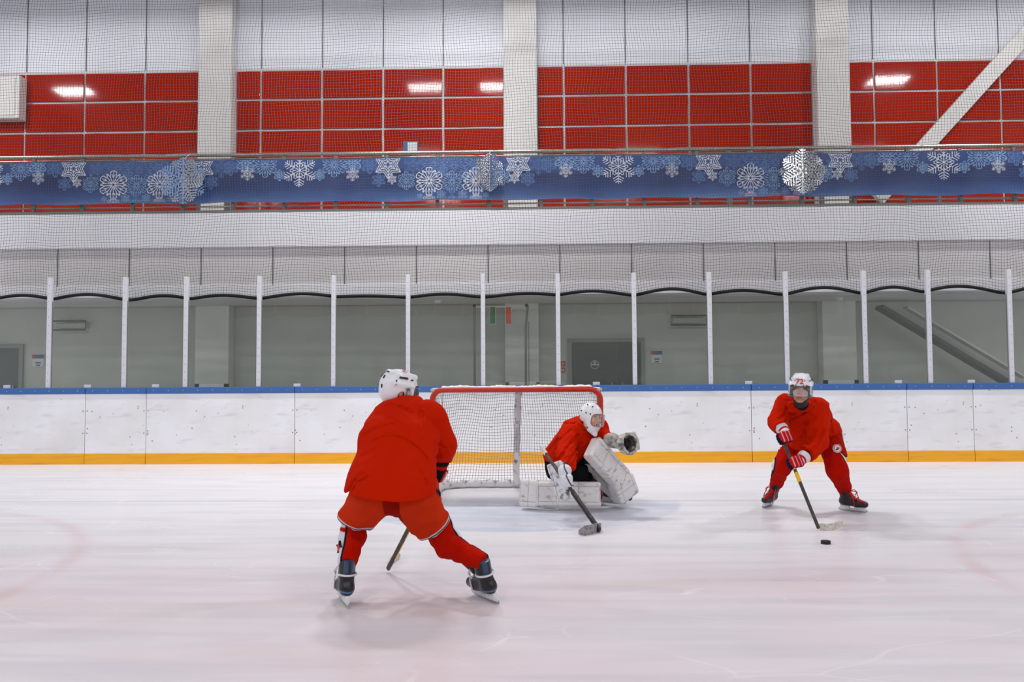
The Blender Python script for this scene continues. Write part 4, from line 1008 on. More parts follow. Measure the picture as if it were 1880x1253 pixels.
# ---------------- foreground player, seen from behind
def player_back():
    fL = at(630, 1108, Z=0); fR = at(893, 1102, Z=0)
    fwdL, upL = (-.42, .9, 0), (.03, .06, 1); fwdR, upR = (-.60, .80, 0), (-.38, .08, .92)
    RL, RR = fr(fwdL, upL), fr(fwdR, upR)
    hc = at(733, 719, Y=5.28); R = fr((.90, .40, -.16), (.14, .0, 1)); hs, T = head_sdf(hc, R)
    heel = at(712, 1046, Z=.01); top = at(814, 847, Y=5.27)
    g1 = top.lerp(heel, .12); g2 = top.lerp(heel, .36); sd = (top-heel).normalized()
    J = dict(neck=at(740, 758, Y=5.27), chest=at(735, 795, Y=5.18), pelvis=at(726, 885, Y=4.92), shL=at(702, 790, Y=5.2), shR=at(793, 768, Y=5.18), elL=at(690, 838, Y=5.42), elR=at(812, 820, Y=5.28),
             hipL=at(692, 900, Y=4.9), hipR=at(768, 900, Y=4.95), knL=at(650, 972, Y=5.12), knR=at(812, 982, Y=5.22), anL=fL+RL@Vector((-.055, 0, .17)), anR=fR+RR@Vector((-.055, 0, .17)), toeL=fL+RL@Vector((.1, 0, .095)), toeR=fR+RR@Vector((.1, 0, .095)))
    J['wrR'] = g1+Vector((.025, -.02, .06)); J['wrL'] = g2+Vector((-.05, -.045, .05))
    hR = hand_chains(J['wrR'], g1, sd, 1); hL = hand_chains(J['wrL'], g2, sd, 1)
    f = body(None, None, hs, T, hc, None, J, ((hR, J['wrR']), (hL, J['wrL'])))
    o = spawn((fL+fR)/2*1.0, 'person in red seen from behind in the foreground, crouching on skates', f, .006, head_paint(T, R, hc, hair=(52, 40, 32)))
    # jersey
    n = (J['chest']-J['pelvis']).cross(Vector((1, 0, 0))).normalized()
    pel = at(719, 905, Y=4.90)
    tr = U(.06, slab(at(719, 888, Y=4.92), at(735, 800, Y=5.1), .262, .235, n, .62), slab(at(735, 800, Y=5.1), at(738, 768, Y=5.18), .232, .165, n, .70))
    tr = U(.05, tr, cap(at(700, 784, Y=5.17), at(740, 757, Y=5.2), .088, .10), cap(at(740, 757, Y=5.2), at(788, 763, Y=5.18), .10, .10))
    hem = (at(722, 914, Y=4.8)-at(735, 800, Y=5.1)).normalized()
    skirt = slab(at(719, 880, Y=4.93), at(716, 935, Y=4.88), .262, .285, n, .66)
    tr = U(.04, tr, skirt)
    tr = INT(tr, half(at(718, 913, Y=4.78), Vector((-.04, .15, -1))), .012)
    armR = chain([at(790, 766, Y=5.17), at(811, 818, Y=5.25), at(808, 846, Y=5.36)], [.100, .092, .076])
    armL = chain([at(694, 786, Y=5.2), at(690, 838, Y=5.42), g2+Vector((-.07, -.06, .09))], [.095, .085, .06])
    armR = INT(armR, half(J['wrR']+Vector((.0, .01, .035)), (J['wrR']-J['elR'])), .01)
    j = U(.010, tr, armR); j = U(.02, j, armL)
    j = SUB(j, cap(T(-.045, 0, -.10), T(-.045, 0, -.02), .07, .09), .01)
    yk = lambda P: .004*np.exp(-((P[:, 2]-(1.02-.6*(P[:, 0]+.62)**2))/.006)**2)*0
    g = folds(11, .012, .26, (.35, .4, 1), 2.6, 5); g2_ = folds(12, .003, .10, (-.3, .4, 1), 2.0, 5)
    cr = creases([(5.0, .009, .018, [(768, 740), (770, 765), (777, 790)]), (5.0, .007, .014, [(690, 762), (722, 770), (745, 785)]), (5.0, .007, .012, [(668, 800), (700, 783), (728, 778)]),
                  (5.1, .006, .014, [(800, 812), (812, 824), (830, 830)]), (5.1, .006, .012, [(802, 838), (815, 832), (826, 822)]), (5.0, .008, .012, [(705, 745), (735, 750), (755, 760)]),
                  (4.85, .009, .012, [(640, 908), (652, 885), (668, 868)]), (4.85, .008, .011, [(652, 900), (660, 884), (680, 874)]), (4.85, .007, .014, [(785, 890), (776, 872), (764, 850)]), (4.9, .007, .014, [(664, 840), (690, 825)])])
    ap = at(722, 798, Y=5.0); ex = at(665, 835, Y=5.0); kq = (ap.z-ex.z)/(ap.x-ex.x)**2; chx = at(800, 800, Y=5.1).x
    def yoke(P):   # sewn seam of the back yoke: cloth below it lies a little deeper
        zz = P[:, 2]-(ap.z-kq*.8*(P[:, 0]-ap.x)**2); back = (P[:, 1] < 5.02+.4*(P[:, 2]-.9)) & (P[:, 0] < chx-.02)
        return back*np.clip((P[:, 0]-ex.x-.02)/.07, 0, 1)*(.010*np.clip(.5-zz/.012, 0, 1)*np.clip(1+zz/.16, 0, 1)-.005*np.exp(-(zz-.012)**2/.0001))
    def calm(P): return .45+.55*np.clip((P[:, 2]-ap.z+.12)/.15, 0, 1)
    jj = DISP(j, lambda P: (g(P)+g2_(P))*calm(P)+yoke(P)+cr(P)-.006); jj = INT(jj, half(at(718, 915, Y=4.78), Vector((-.04, .15, -1))), .01)
    sdf_obj('jersey', jj, .0065, M['col'], o, col=paint(RED))
    # pants
    pn = U(.06, slab(at(700, 895, Y=4.93), at(760, 895, Y=4.95), .15, .15, n, .8), chain([at(692, 905, Y=4.93), at(653, 952, Y=5.06)], [.155, .118]), chain([at(752, 905, Y=4.95), at(797, 972, Y=5.14)], [.165, .122]))
    cutL = half(at(652, 958, Y=5.06), Vector((-.25, .35, -.9))); cutR = half(at(798, 976, Y=5.12), Vector((.55, .3, -.85)))
    side = A(at(725, 900, Y=4.95))
    both = lambda P: np.where(P[:, 0] < side[0], cutL(P), cutR(P)); both = _bb(both, (-9,)*3, (9,)*3)
    pn = INT(pn, both, .012)
    g = folds(21, .010, .14, (.3, 0, 1), 1.6)
    axL = (A(at(692, 905, Y=4.93)), A(at(653, 952, Y=5.06))); axR = (A(at(752, 905, Y=4.95)), A(at(797, 972, Y=5.14)))
    def outer(P):   # angle band on the outside of each leg
        L = P[:, 0] < side[0]; r = np.empty(len(P), f32)
        for m, (a, b_), sx in ((L, axL, -1), (~L, axR, 1)):
            d = b_-a; d = d/np.linalg.norm(d); q = P[m]-a; q = q-(q@d)[:, None]*d; r[m] = q[:, 0]*sx*.97-q[:, 1]*-.23
        return r
    rad = .118
    th_ = lambda P: np.where(P[:, 0] < side[0], .122, .150); ww = lambda P: np.where(P[:, 0] < side[0], .122, .5)-outer(P); kk = lambda P: np.abs(outer(P)-th_(P)+.004)-.005
    hemw = lambda P: np.abs(both(P)+.027)-.0045; hemk = lambda P: np.abs(both(P)+.018)-.005; hemw2 = lambda P: -both(P)-.013
    ga, gb_ = at(703, 916, Y=4.8), at(736, 934, Y=4.85)
    gus = lambda P: np.maximum(np.maximum(ga.x-P[:, 0], P[:, 0]-gb_.x), np.maximum(gb_.z-.1-P[:, 2], P[:, 2]-ga.z))
    sdf_obj('hockey_pants', DISP(pn, g), .006, M['col'], o, col=paint(PANT, (ww, (222, 223, 232)), (kk, (26, 28, 40)), (hemw, (225, 225, 232)), (hemk, (26, 28, 44)), (hemw2, (225, 225, 232)), (gus, (150, 22, 8))))
    # socks
    for s, pts, rs, sx, seed in (('L', [at(650, 950, Y=5.08), at(648, 985, Y=5.1), J['anL']+RL@Vector((.0, .0, .095))], [.084, .082, .060], -1, 31), ('R', [at(805, 968, Y=5.16), at(822, 1000, Y=5.15), J['anR']+RR@Vector((0, 0, .095))], [.100, .086, .060], 1, 32)):
        f = chain(pts, rs, .04); d = (pts[2]-pts[1]).normalized(); f = INT(f, half(pts[2]+d*.03, d), .008)
        a, dd = A(pts[1]), A(d); sv = A((Vector((sx, -.15, 0))-d*Vector((sx, -.15, 0)).dot(d)).normalized())
        lat = lambda P, a=a, dd=dd, sv=sv: (P-a)@sv
        wht = lambda P, l=lat: .034-l(P); blk = lambda P, l=lat: np.abs(l(P)-.032)-.0075; kn = pts[1].z+.055; knb = lambda P, l=lat, kn=kn: np.maximum(np.abs(P[:, 2]-kn)-.014, .03-l(P)) if s == 'L' else np.full(len(P), 9., f32)
        so_ = sdf_obj('sock', DISP(f, folds(seed, .008, .10, (0, 0, 1), 1.2)), .0055, M['col'], o, col=paint(SOCK, (wht, (222, 224, 234)), (knb, SOCK), (blk, (22, 24, 34))))
        if s == 'L':
            ax_ = pts[1].lerp(pts[2], .42); nr = Vector((-.80, -.60, 0)); Rs = fr(nr, (0, 0, 1)); c = ax_+nr*.080; b = MB()
            for q, mi, dd_ in ((.045, 1, 0), (.034, 0, .002)):
                P = [c+Rs@Vector((dd_, math.sin(t)*k*q, math.cos(t)*k*q)) for t, k in [(i_*PI/5, 1 if i_ % 2 == 0 else .45) for i_ in range(10)]]
                b.add([x-nr*.014 for x in P]+P, [tuple(range(10, 20)), tuple(range(9, -1, -1))]+[(i_, (i_+1) % 10, (i_+1) % 10+10, i_+10) for i_ in range(10)], mi)
            b.build('star', [M['number'], M['stripe_k']], so_)
    skate(o, fL, fwdL, upL, 'blue'); skate(o, fR, fwdR, upR, 'blue')
    h_, T2 = helmet(o, hc, R, .0045)
    ec = T2(.0, -.050, .136); en = R@Vector((0, -.42, .9)); En = fr(en, R@Vector((1, 0, 0))); eb = MB(); eb.cyl(ec-en*.006, ec+en*.004, .019, 18, 0)
    eb.tube([ec+en*.004+En@Vector((0, math.cos(t)*.016, math.sin(t)*.016)) for t in np.linspace(0, 2*PI, 17)[:-1]], .0016, 5, 1, closed=True); eb.obox(ec+en*.004, (.0015, .007, .005), En, 1); eb.obox(ec+en*.004+En@Vector((0, .003, -.007)), (.0015, .006, .003), En, 2)
    eb.build('emblem', [M['stripe_w'], M['number'], M['stripe_k']], h_)
    glove(o, J['wrR'], hR, .0045, ((196, 24, 20), (22, 22, 26), (226, 224, 226)), (J['elR']-J['wrR']), (30, 28, 32), .04)
    glove(o, J['wrL'], hL, .006, ((196, 24, 20), (22, 22, 26), (226, 224, 226)), (J['elL']-J['wrL']), (30, 28, 32))
    bt = [at(712, 1046, Z=0), at(716, 1040, Z=0), at(722, 1034, Z=0), at(729, 1029, Z=0), at(734, 1026, Z=0)]
    stick('hockey_stick', top, at(712, 1046, Z=.02), bt, 'dark hockey stick with yellow marks held in front of the foreground player', M['shaft'], yellow=((.60, .70), (.73, .9)), yo=-.005)
player_back()

# ---------------- right-hand player, facing the camera
def player_right():
    fL = at(1409, 931, Z=0); fR = at(1566, 940, Z=0)
    fwdL, upL = (-.62, -.78, 0), (.34, -.05, .94); fwdR, upR = (.66, -.75, 0), (-.30, -.05, .95)
    RL, RR = fr(fwdL, upL), fr(fwdR, upR)
    hc = at(1470, 714, Y=7.55); R = fr((-.40, -.90, -.15), (-.02, -.2, 1)); hs, T = head_sdf(hc, R)
    top = at(1432, 795, Y=7.62); heel = at(1503, 971, Z=.01)
    g1 = top.lerp(heel, .065); g2 = top.lerp(heel, .335); sd = (top-heel).normalized()
    J = dict(neck=at(1473, 748, Y=7.82), chest=at(1478, 765, Y=7.95), pelvis=at(1500, 800, Y=8.3), shL=at(1441, 742, Y=7.85), shR=at(1503, 750, Y=7.85), elL=at(1426, 775, Y=7.78), elR=at(1503, 815, Y=7.72),
             hipL=at(1482, 808, Y=8.3), hipR=at(1517, 806, Y=8.28), knL=at(1440, 848, Y=8.1), knR=at(1536, 858, Y=7.98), anL=fL+RL@Vector((-.055, 0, .17)), anR=fR+RR@Vector((-.055, 0, .17)), toeL=fL+RL@Vector((.1, 0, .095)), toeR=fR+RR@Vector((.1, 0, .095)))
    J['wrL'] = g1+Vector((.03, .035, .065)); J['wrR'] = g2+Vector((.085, .03, .03))
    hL = hand_chains(J['wrL'], g1, sd, 1); hR = hand_chains(J['wrR'], g2, sd, 1)
    f = body(None, None, hs, T, hc, None, J, ((hL, J['wrL']), (hR, J['wrR'])))
    o = spawn((fL+fR)/2, 'person in red facing the camera at the right, bending over a long stick', f, .005, head_paint(T, R, hc, hair=(120, 84, 58)))
    eyes(o, T)
    n = (J['chest']-J['pelvis']).cross(Vector((1, 0, 0))).normalized()
    tr = U(.06, slab(at(1507, 796, Y=8.25), at(1480, 765, Y=7.98), .205, .205, n, .72), slab(at(1480, 765, Y=7.98), at(1472, 752, Y=7.85), .2, .15, n, .8))
    tr = U(.05, tr, cap(at(1443, 742, Y=7.87), at(1472, 745, Y=7.86), .095, .09), cap(at(1472, 745, Y=7.86), at(1502, 750, Y=7.87), .09, .10))
    # loose front of the jersey hanging under the chest
    tr = U(.06, tr, slab(at(1478, 775, Y=7.92), at(1480, 812, Y=8.02), .17, .165, (0, 1, .2), .55))
    tr = INT(tr, half(at(1482, 828, Y=8.0), Vector((-.12, .0, -1))), .01); tr = U(.03, tr, cap(at(1457, 747, Y=7.70), at(1484, 749, Y=7.70), .056, .056))
    armL = chain([at(1442, 742, Y=7.85), J['elL'], J['wrL']], [.098, .084, .070]); armR = chain([at(1503, 752, Y=7.85), at(1502, 812, Y=7.72), J['wrR']], [.108, .098, .078])
    armL = INT(armL, half(J['wrL']+(J['elL']-J['wrL'])*.35, J['wrL']-J['elL']), .008); armR = INT(armR, half(J['wrR']+(J['elR']-J['wrR'])*.32, J['wrR']-J['elR']), .008)
    j = U(.025, tr, armR); j = U(.018, j, armL)
    j = SUB(j, U(.01, cap(T(-.03, 0, -.14), T(-.0, 0, -.06), .054, .08), cap(T(.05, 0, -.13), T(.045, 0, -.15), .026, .010)), .008)
    g = folds(41, .011, .24, (.5, .3, 1), 2.4, 5); g2_ = folds(42, .003, .09, (.6, 0, 1), 2, 5)
    cr = creases([(7.7, .012, .014, [(1447, 783), (1470, 765), (1492, 748)]), (7.7, .010, .013, [(1452, 800), (1478, 785), (1498, 768)]), (7.6, .010, .013, [(1478, 832), (1500, 815), (1515, 790)]), (7.6, .009, .012, [(1470, 826), (1488, 812), (1503, 792)]),
                  (7.7, .010, .012, [(1428, 770), (1440, 762), (1450, 745)]), (7.7, .009, .012, [(1424, 782), (1438, 775), (1446, 765)]), (8.0, .010, .014, [(1512, 745), (1520, 770), (1528, 795)]), (7.7, .008, .012, [(1485, 745), (1500, 738)])])
    sdf_obj('jersey', DISP(j, lambda P: g(P)+g2_(P)+cr(P)-.006), .0065, M['col'], o, col=paint(RED))
    us = cap(T(-.045, 0, -.13), J['neck']+Vector((0, .0, -.02)), .064, .072); us = INT(us, half(T(-.03, 0, -.125), R@Vector((.1, 0, 1))), .006)
    sdf_obj('undershirt', us, .007, M['col'], o, col=(28, 26, 28))
    # pants
    pn = U(.06, slab(at(1484, 804, Y=8.3), at(1518, 803, Y=8.28), .14, .145, n, .85), chain([J['hipL'], at(1446, 836, Y=8.16)], [.14, .108]), chain([at(1519, 800, Y=8.26), at(1533, 838, Y=8.05)], [.15, .118]))
    cutL = half(at(1444, 838, Y=8.15), Vector((-.5, -.2, -.8))); cutR = half(at(1534, 842, Y=8.02), Vector((.06, -.2, -1))); mx = at(1500, 800, Y=8.25).x
    both = _bb(lambda P: np.where(P[:, 0] < mx, cutL(P), cutR(P)), (-9,)*3, (9,)*3); pn = INT(pn, both, .01)
    bR = A(at(1533, 838, Y=8.05))
    wht = lambda P: .122-(P[:, 0]-bR[0])-.16*(P[:, 1]-bR[1]); blk = lambda P: np.abs(wht(P)+.0)-.006; lw = at(1440, 836, Y=8.16).x
    whl = lambda P: P[:, 0]-(lw-.05)+.0*P[:, 1]
    sdf_obj('hockey_pants', DISP(pn, folds(43, .009, .13)), .006, M['col'], o, col=paint((170, 18, 4), (wht, (220, 222, 232)), (blk, (24, 26, 36)), (whl, (220, 222, 232)), (lambda P: np.abs(both(P)+.008)-.007, (40, 18, 22))))
    for s, pts, rs, sx, seed in (('L', [at(1444, 836, Y=8.14), at(1436, 856, Y=8.1), J['anL']+RL@Vector((0, 0, .07))], [.095, .090, .066], -1, 44), ('R', [at(1533, 846, Y=8.0), at(1538, 864, Y=7.96), J['anR']+RR@Vector((0, 0, .07))], [.108, .10, .070], 1, 45)):
        f = chain(pts, rs, .05); d = (pts[2]-pts[1]).normalized(); f = INT(f, half(pts[2]+d*.03, d), .008)
        a, dd = A(pts[1]), A(d); sv = A((Vector((sx, .45, 0))-d*Vector((sx, .45, 0)).dot(d)).normalized())
        lat = lambda P, a=a, sv=sv: (P-a)@sv
        sdf_obj('sock', DISP(f, folds(seed, .009, .11)), .006, M['col'], o, col=paint((180, 18, 4), (lambda P, l=lat, q=(.078 if s == 'L' else .105): q-l(P), (220, 222, 232)), (lambda P, l=lat, q=(.076 if s == 'L' else .102): np.abs(l(P)-q)-.006, (24, 26, 36))))
    skate(o, fL, fwdL, upL, 'red'); skate(o, fR, fwdR, upR, 'red')
    h_, T2 = helmet(o, hc, R, .0045)
    nR = R@Matrix(((0, 0, 1), (1, 0, 0), (0, 1, 0))); tl = Matrix.Rotation(math.radians(-33), 3, 'X')
    text_mesh('72', .068, 'number', M['number'], h_, T(.1165, 0, .086), nR@tl)
    # round crest on the thigh of the pants
    c = at(1537, 824, Y=7.93); cr = MB(); m_ = fr((.06, -1, .12), (0, 0, 1))
    hit = c+m_@Vector((.0, 0, 0))
    cr.cyl(hit-m_@Vector((.01, 0, 0)), hit+m_@Vector((.008, 0, 0)), .042, 20, 0)
    ring = [hit+m_@Vector((.009, math.cos(t)*.036, math.sin(t)*.036)) for t in np.linspace(0, 2*PI, 20)[:-1]]; cr.tube(ring, .003, 5, 1, closed=True)
    cr.obox(hit+m_@Vector((.009, .004, .004)), (.002, .014, .008), m_, 1); cr.obox(hit+m_@Vector((.009, -.006, -.010)), (.002, .012, .005), m_, 2)
    cr.build('crest', [M['stripe_w'], M['number'], M['stripe_k']], o)
    gl = ((196, 24, 34), (22, 26, 46), (226, 224, 226))
    glove(o, J['wrL'], hL, .0045, gl, (J['elL']-J['wrL'])); glove(o, J['wrR'], hR, .0045, gl, (J['elR']-J['wrR']))
    bt = [at(*p, Z=0) for p in ((1502, 972), (1510, 974), (1519, 975), (1529, 974), (1539, 970), (1547, 965))]
    stick('hockey_stick', top, at(1503, 971, Z=.02), bt, 'dark hockey stick with white taped blade held by the right-hand player', M['shaft'], yellow=((.33, .40), (.43, .53)))
player_right()

# ---------------- goaltender
def pad(parent, toe, knee, topp, face, wid, h=.007):
    """leg pad through three points; face is the outward normal"""
    toe, knee, topp, face = Vector(toe), Vector(knee), Vector(topp), Vector(face)
    fs = []; segs = []
    for a, b_, hw, th in ((toe, knee, wid*.5*1.12, .078), (knee, topp, wid*.5, .062)):
        ax = (b_-a).normalized(); nn = (face-ax*face.dot(ax)).normalized(); l = nn.cross(ax); R = Matrix((ax, l, nn)).transposed()
        fs.append(rbox((a+b_)/2, ((b_-a).length/2+.012, hw, th), [list(x) for x in R], .03)); segs.append((A(a), A(ax), A(nn), A(l), (b_-a).length, hw))
    f = U(.03, *fs)
    a, ax, nn, l, Ln, hw = segs[1]
    for s in (-1, 1):
        pk = Vector(knee)+Vector(l.tolist())*s*(hw-.028)+Vector(nn.tolist())*.052; pt = Vector(topp)+Vector(l.tolist())*s*(hw-.028)+Vector(nn.tolist())*.052; f = U(.015, f, cap(pk, pt, .026))
    def seams(P):
        m = np.full(len(P), 9., f32)
        for i, (a, ax, nn, l, Ln, hw) in enumerate(segs):
            q = P-a; u = q@ax; v = q@l; w = q@nn; front = .02-w
            m = np.minimum(m, np.maximum(np.maximum(np.abs(np.abs(v)-hw*.62)-.0015, front), np.maximum(-u, u-Ln)))
            m = np.minimum(m, np.maximum(np.maximum(np.abs((u % (Ln/ (2 if i == 0 else 3.0)))-.004)-.002, front), np.maximum(-u, u-Ln)))
        return m
    f2 = DISP(f, lambda P: .004*np.clip(1-seams(P)/.006, 0, 1))
    o = sdf_obj('leg_pad', f2, h, M['pad'], parent, col=paint((226, 224, 222), (seams, (134, 130, 128))))
    b = MB(); a, ax, nn, l, Ln, hw = [Vector(x.tolist()) if hasattr(x, 'tolist') and not isinstance(x, float) else x for x in segs[1]]
    for u in (.25, .6):
        p = a+ax*Ln*u-nn*.05; b.tube([p+l*hw*.9, p+l*hw*.5-nn*.07, p-l*hw*.5-nn*.07, p-l*hw*.9], .007, 6)
    b.build('strap', M['dark'], o)
    return o
def goalie():
    hc = at(1084, 766, Y=8.18); R = fr((.72, -.68, -.16), (.10, -.08, 1)); hs, T = head_sdf(hc, R)
    butt = at(994, 822, Y=8.02); heel = at(1101, 975, Z=.02); sd = (butt-heel).normalized(); g1 = butt.lerp(heel, .475)
    catch = at(1147, 815, Y=8.05)
    J = dict(neck=at(1076, 788, Y=8.28), chest=at(1062, 803, Y=8.34), pelvis=at(1032, 850, Y=8.5), shR=at(1040, 800, Y=8.2), shL=at(1100, 790, Y=8.4), elR=at(1036, 838, Y=7.98), elL=at(1112, 808, Y=8.3),
             wrR=g1+Vector((-.02, .02, .07)), wrL=at(1130, 813, Y=8.12), hipR=at(1024, 862, Y=8.45), hipL=at(1044, 860, Y=8.55), knR=at(1085, 890, Y=8.30), knL=at(1096, 842, Y=8.3),
             anR=at(1005, 903, Y=8.55), anL=at(1136, 902, Y=8.55), toeR=at(985, 899, Y=8.62), toeL=at(1156, 915, Y=8.42))
    hR = hand_chains(J['wrR'], g1, sd, 1); cs = Vector((.1, .3, 1)); hL = hand_chains(J['wrL'], catch, cs, 1, rr=.05)
    f = body(None, None, hs, T, hc, None, J, ((hR, J['wrR']), (hL, J['wrL'])))
    o = spawn(Vector((J['pelvis'].x, 8.4, 0)), 'person in red kneeling before the goal in white mask and big white leg pads', f, .005, head_paint(T, R, hc, hair=(60, 44, 34), beard=False))
    eyes(o, T)
    n = Vector((.25, -.85, .45)).normalized()
    tr = U(.06, slab(at(1031, 838, Y=8.42), at(1062, 800, Y=8.32), .185, .19, n, .72), slab(at(1062, 800, Y=8.32), at(1078, 785, Y=8.28), .18, .13, n, .8))
    tr = U(.05, tr, cap(at(1044, 798, Y=8.22), at(1078, 785, Y=8.27), .085, .085), cap(at(1078, 785, Y=8.27), at(1100, 788, Y=8.38), .085, .095))
    tr = INT(tr, half(at(1016, 851, Y=8.35), Vector((-.35, 0, -1))), .01)
    armR = chain([at(1044, 802, Y=8.2), at(1040, 838, Y=8.0), at(1041, 857, Y=7.88)], [.10, .10, .09]); armR = INT(armR, half(at(1040, 864, Y=7.86), Vector((-.1, -.3, -1))), .008)
    armL = chain([at(1101, 788, Y=8.4), at(1108, 803, Y=8.32), at(1122, 811, Y=8.18)], [.10, .08, .062]); armL = INT(armL, half(at(1122, 811, Y=8.17), (J['wrL']-J['elL'])), .008)
    j = U(.025, tr, armR); j = U(.025, j, armL)
    g = folds(51, .011, .24, (.7, .2, 1), 2.4, 5); g2_ = folds(52, .003, .09, (.7, 0, 1), 2, 5)
    cr = creases([(8.1, .013, .015, [(1022, 846), (1038, 822), (1062, 800)]), (8.1, .012, .014, [(1035, 855), (1046, 836), (1068, 815)]), (8.2, .010, .013, [(1010, 830), (1025, 808), (1048, 790)]), (8.0, .010, .012, [(1030, 862), (1048, 850), (1058, 835)]), (8.2, .009, .012, [(1040, 780), (1058, 778), (1072, 790)])])
    j = SUB(j, cap(T(-.03, 0, -.12), T(-.0, 0, -.03), .054, .08), .01)
    sdf_obj('jersey', DISP(j, lambda P: g(P)+g2_(P)+cr(P)-.006), .0065, M['col'], o, col=paint(RED))
    pn = U(.05, cap(at(1022, 850, Y=8.45), at(1045, 852, Y=8.5), .135, .13), chain([J['hipR'], at(1072, 880, Y=8.33)], [.13, .10]), chain([J['hipL'], at(1088, 852, Y=8.42)], [.13, .10]), cap(at(1068, 862, Y=8.25), at(1072, 888, Y=8.28), .065, .06))
    sdf_obj('hockey_pants', DISP(pn, folds(53, .010, .12)), .008, M['col'], o, col=(24, 25, 28))
    # leg pads: one flat on the ice, one upright
    fR_ = Vector((.05, -1, .12))
    pad(o, at(960, 905, Y=8.38), at(990, 907, Y=8.30), at(1100, 908, Y=8.18), fR_, .25)
    pad(o, at(1150, 913, Y=8.38), at(1138, 880, Y=8.32), at(1086, 822, Y=8.05), Vector((.42, -.85, .32)), .25)
    sdf_obj('knee_flap', U(.02, cap(at(1080, 858, Y=8.36), at(1112, 886, Y=8.42), .06, .055), cap(at(1098, 880, Y=8.4), at(1122, 905, Y=8.5), .06, .05)), .008, M['pad'], o, col=(214, 210, 208))
    MB().obox(at(1060, 884, Y=8.3), (.2, .06, .01), Matrix.Identity(3), 0, .004).build('knee_guard', M['dark'], o)
    skate(o, at(1126, 925, Y=8.6), (.75, -.55, 0), (-.2, .1, 1), 'red'); skate(o, at(1000, 903, Y=8.70), (-.9, .3, 0), (.1, -1, .25), 'blue')
    # mask
    Rn = [list(r) for r in R]
    out = U(.03, ell(T(-.005, 0, .03), (.128, .106, .118), Rn), ell(T(.05, 0, -.06), (.078, .085, .085), Rn)); out = U(.02, out, cap(T(.05, -.02, -.12), T(.075, 0, -.165), .05, .028), cap(T(.05, .02, -.12), T(.075, 0, -.165), .05, .028))
    out = SUB(out, U(.02, ell(T(-.005, 0, .01), (.110, .088, .108), Rn), ell(T(.04, 0, -.06), (.066, .07, .08), Rn)), .004)
    out = SUB(out, rbox(T(.13, 0, -.016), (.098, .076, .066), Rn, .035), .008)
    out = INT(out, half(T(-.02, 0, -.10), R@Vector((-.75, 0, -1))), .008)
    mk = sdf_obj('goalie_mask', out, .0045, M['helmet'], o)
    cg = MB(); X = lambda y, z: .02+math.sqrt(max(0, .125**2-.75*y*y-.30*(z+.015)**2))
    for z in (-.07, -.042, -.012, .035): cg.tube([T(X(y, z), y, z) for y in np.linspace(-.068, .068, 9)], .0032, 6)
    for y in (-.066, -.04, -.014, .014, .04, .066): cg.tube([T(X(y, z), y, z) for z in np.linspace(-.078, .045, 8)], .0032, 6)
    cg.build('face_cage', M['cage'], mk)
    vb = MB()
    for s in (-1, 1):
        for x, y, z in ((.02, .104, .05), (-.05, .098, .06), (.0, .07, .13), (.06, .06, .12), (.04, .082, -.10), (-.07, .085, .0), (.065, .09, .045)):
            d = Vector((x+.005, s*y, z-.03)); vb.sph(T(x, s*y, z), (.008, .008, .008), 0, nu=10, nv=6)
    vb.build('vent', M['dark'], mk)
    # blocker: flat board on the back of the stick hand
    c = at(1029, 886, Y=7.80); ax = (at(1036, 918, Y=7.76)-at(1018, 853, Y=7.84)).normalized(); nb = Vector((-.55, -.80, .1)); nb = (nb-ax*nb.dot(ax)).normalized(); Rb = Matrix((ax, nb.cross(ax), nb)).transposed(); Rbn = [list(x) for x in Rb]
    f = U(.02, rbox(c, (.175, .092, .018), Rbn, .014), rbox(c-ax*.15+nb*.02, (.05, .085, .016), Rbn, .014))
    a_, n_, l_ = A(c), A(nb), A(nb.cross(ax)); axn = A(ax)
    line = lambda P: np.maximum(np.abs(np.abs((P-a_)@l_)-.06)-.003, -((P-a_)@n_))
    bk = sdf_obj('blocker', f, .006, M['glove'], o, col=paint((228, 228, 232), (line, (150, 150, 158))))
    pc, fg, th, t, n2, s2 = hR; palm, fing, thumb = hand_sdf(hR, J['wrR'], .0085, .010); wv = J['wrR']
    gf = U(.006, palm, fing, thumb, cap(wv, wv+Vector((.0, .02, .05)), .052, .066), rbox(pc+Vector((.03, -.005, .02)), (.045, .05, .06), None, .03))
    an = A(wv)
    sdf_obj('blocker_glove', gf, .006, M['col'], bk, col=paint((222, 223, 228), (lambda P: np.abs((P-an)@A((.85, -.3, .45))-.045)-.006, (60, 68, 90)), (lambda P: (P-an)[:, 2]+.115, (36, 44, 70))))
    # catching glove: cupped pocket with thumb, fingers and wrist cuff
    cc = at(1153, 815, Y=8.02); od = Vector((.45, -.82, .15)).normalized(); Rc = fr(od, (-.15, 0, 1)); Rcn = [list(x) for x in Rc]; Tc = lambda x, y, z: cc+Rc@Vector((x, y, z))
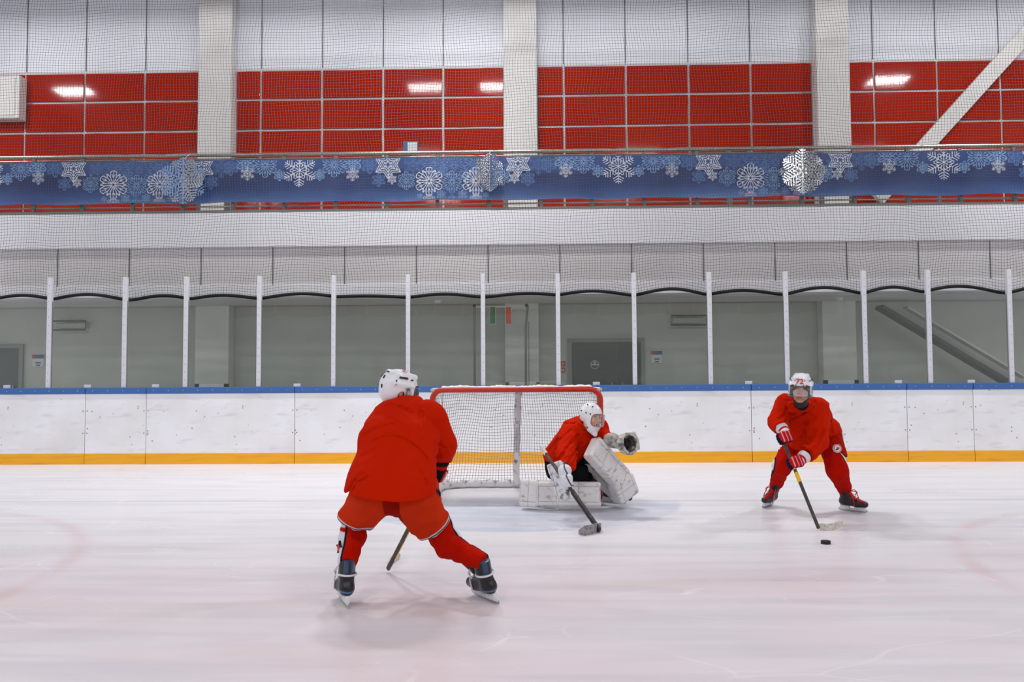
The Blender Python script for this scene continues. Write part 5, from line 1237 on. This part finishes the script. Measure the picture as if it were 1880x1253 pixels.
    f = ell(cc, (.085, .125, .118), Rcn); f = SUB(f, ell(Tc(.055, -.012, .0), (.095, .072, .085), Rcn), .02)
    f = SUB(f, ell(Tc(.05, -.01, .115), (.10, .03, .055), Rcn), .02)
    f = U(.02, f, cap(Tc(.02, .085, -.05), Tc(.035, .07, .08), .03, .026), cap(Tc(.02, -.09, -.04), Tc(.03, -.085, .06), .028, .024))
    for i in range(4): f = U(.010, f, cap(Tc(-.06, .05-.03*i, -.03), Tc(-.02, .052-.036*i, .09), .02, .017))
    cu = SUB(cap(J['wrL']+Vector((.04, -.02, 0)), J['wrL']-Vector((.05, -.04, -.015)), .062, .078), cap(J['wrL']+Vector((.05, -.02, 0)), J['wrL']-Vector((.09, -.07, -.02)), .04, .055), .005)
    f = U(.02, f, cu, ell(at(1127, 803, Y=8.05), (.055, .04, .045)))
    ca, co = A(Tc(.05, -.012, 0)), A(od)
    inn = ell(Tc(.055, -.012, 0), (.099, .074, .088), Rcn); st_ = lambda P: np.maximum(np.abs(((P-ca)@A(Rc@Vector((0, .7, .7)))) % .04-.02)-.002, -.5)
    cg_ = sdf_obj('catching_glove', DISP(f, folds(61, .006, .06)), .0055, M['glove'], o, col=paint((196, 192, 186), (st_, (120, 114, 108)), (inn, (74, 66, 62))))
    wb_ = MB(); 
    for k in range(5):
        t0 = -.05+.025*k; wb_.tube([Tc(.045, t0*1.2, .03), Tc(.04, t0, .06), Tc(.02, t0*.6, .085)], .003, 5)
    wb_.build('webbing', M['dark'], cg_)
    bt = [at(*p, Z=0) for p in ((1103, 975), (1094, 979), (1084, 982), (1073, 984), (1062, 984))]
    stick('goalie_stick', butt, heel, bt, 'goalkeeper stick with grey blade resting on the ice in front of the leg pads', M['shaft'], w=(.011, .015), blade_m=M['gblade'], bh=.085, wide=.56, cat='goalie stick')
goalie()
# puck
p = at(1516, 999, Z=0); b = MB(); b.cyl((p.x, p.y, 0), (p.x, p.y, .0254), .0385, 28); b.build('puck', M['puck'], loc=p, label='black rubber puck lying on the ice in front of the right-hand player', cat='puck')
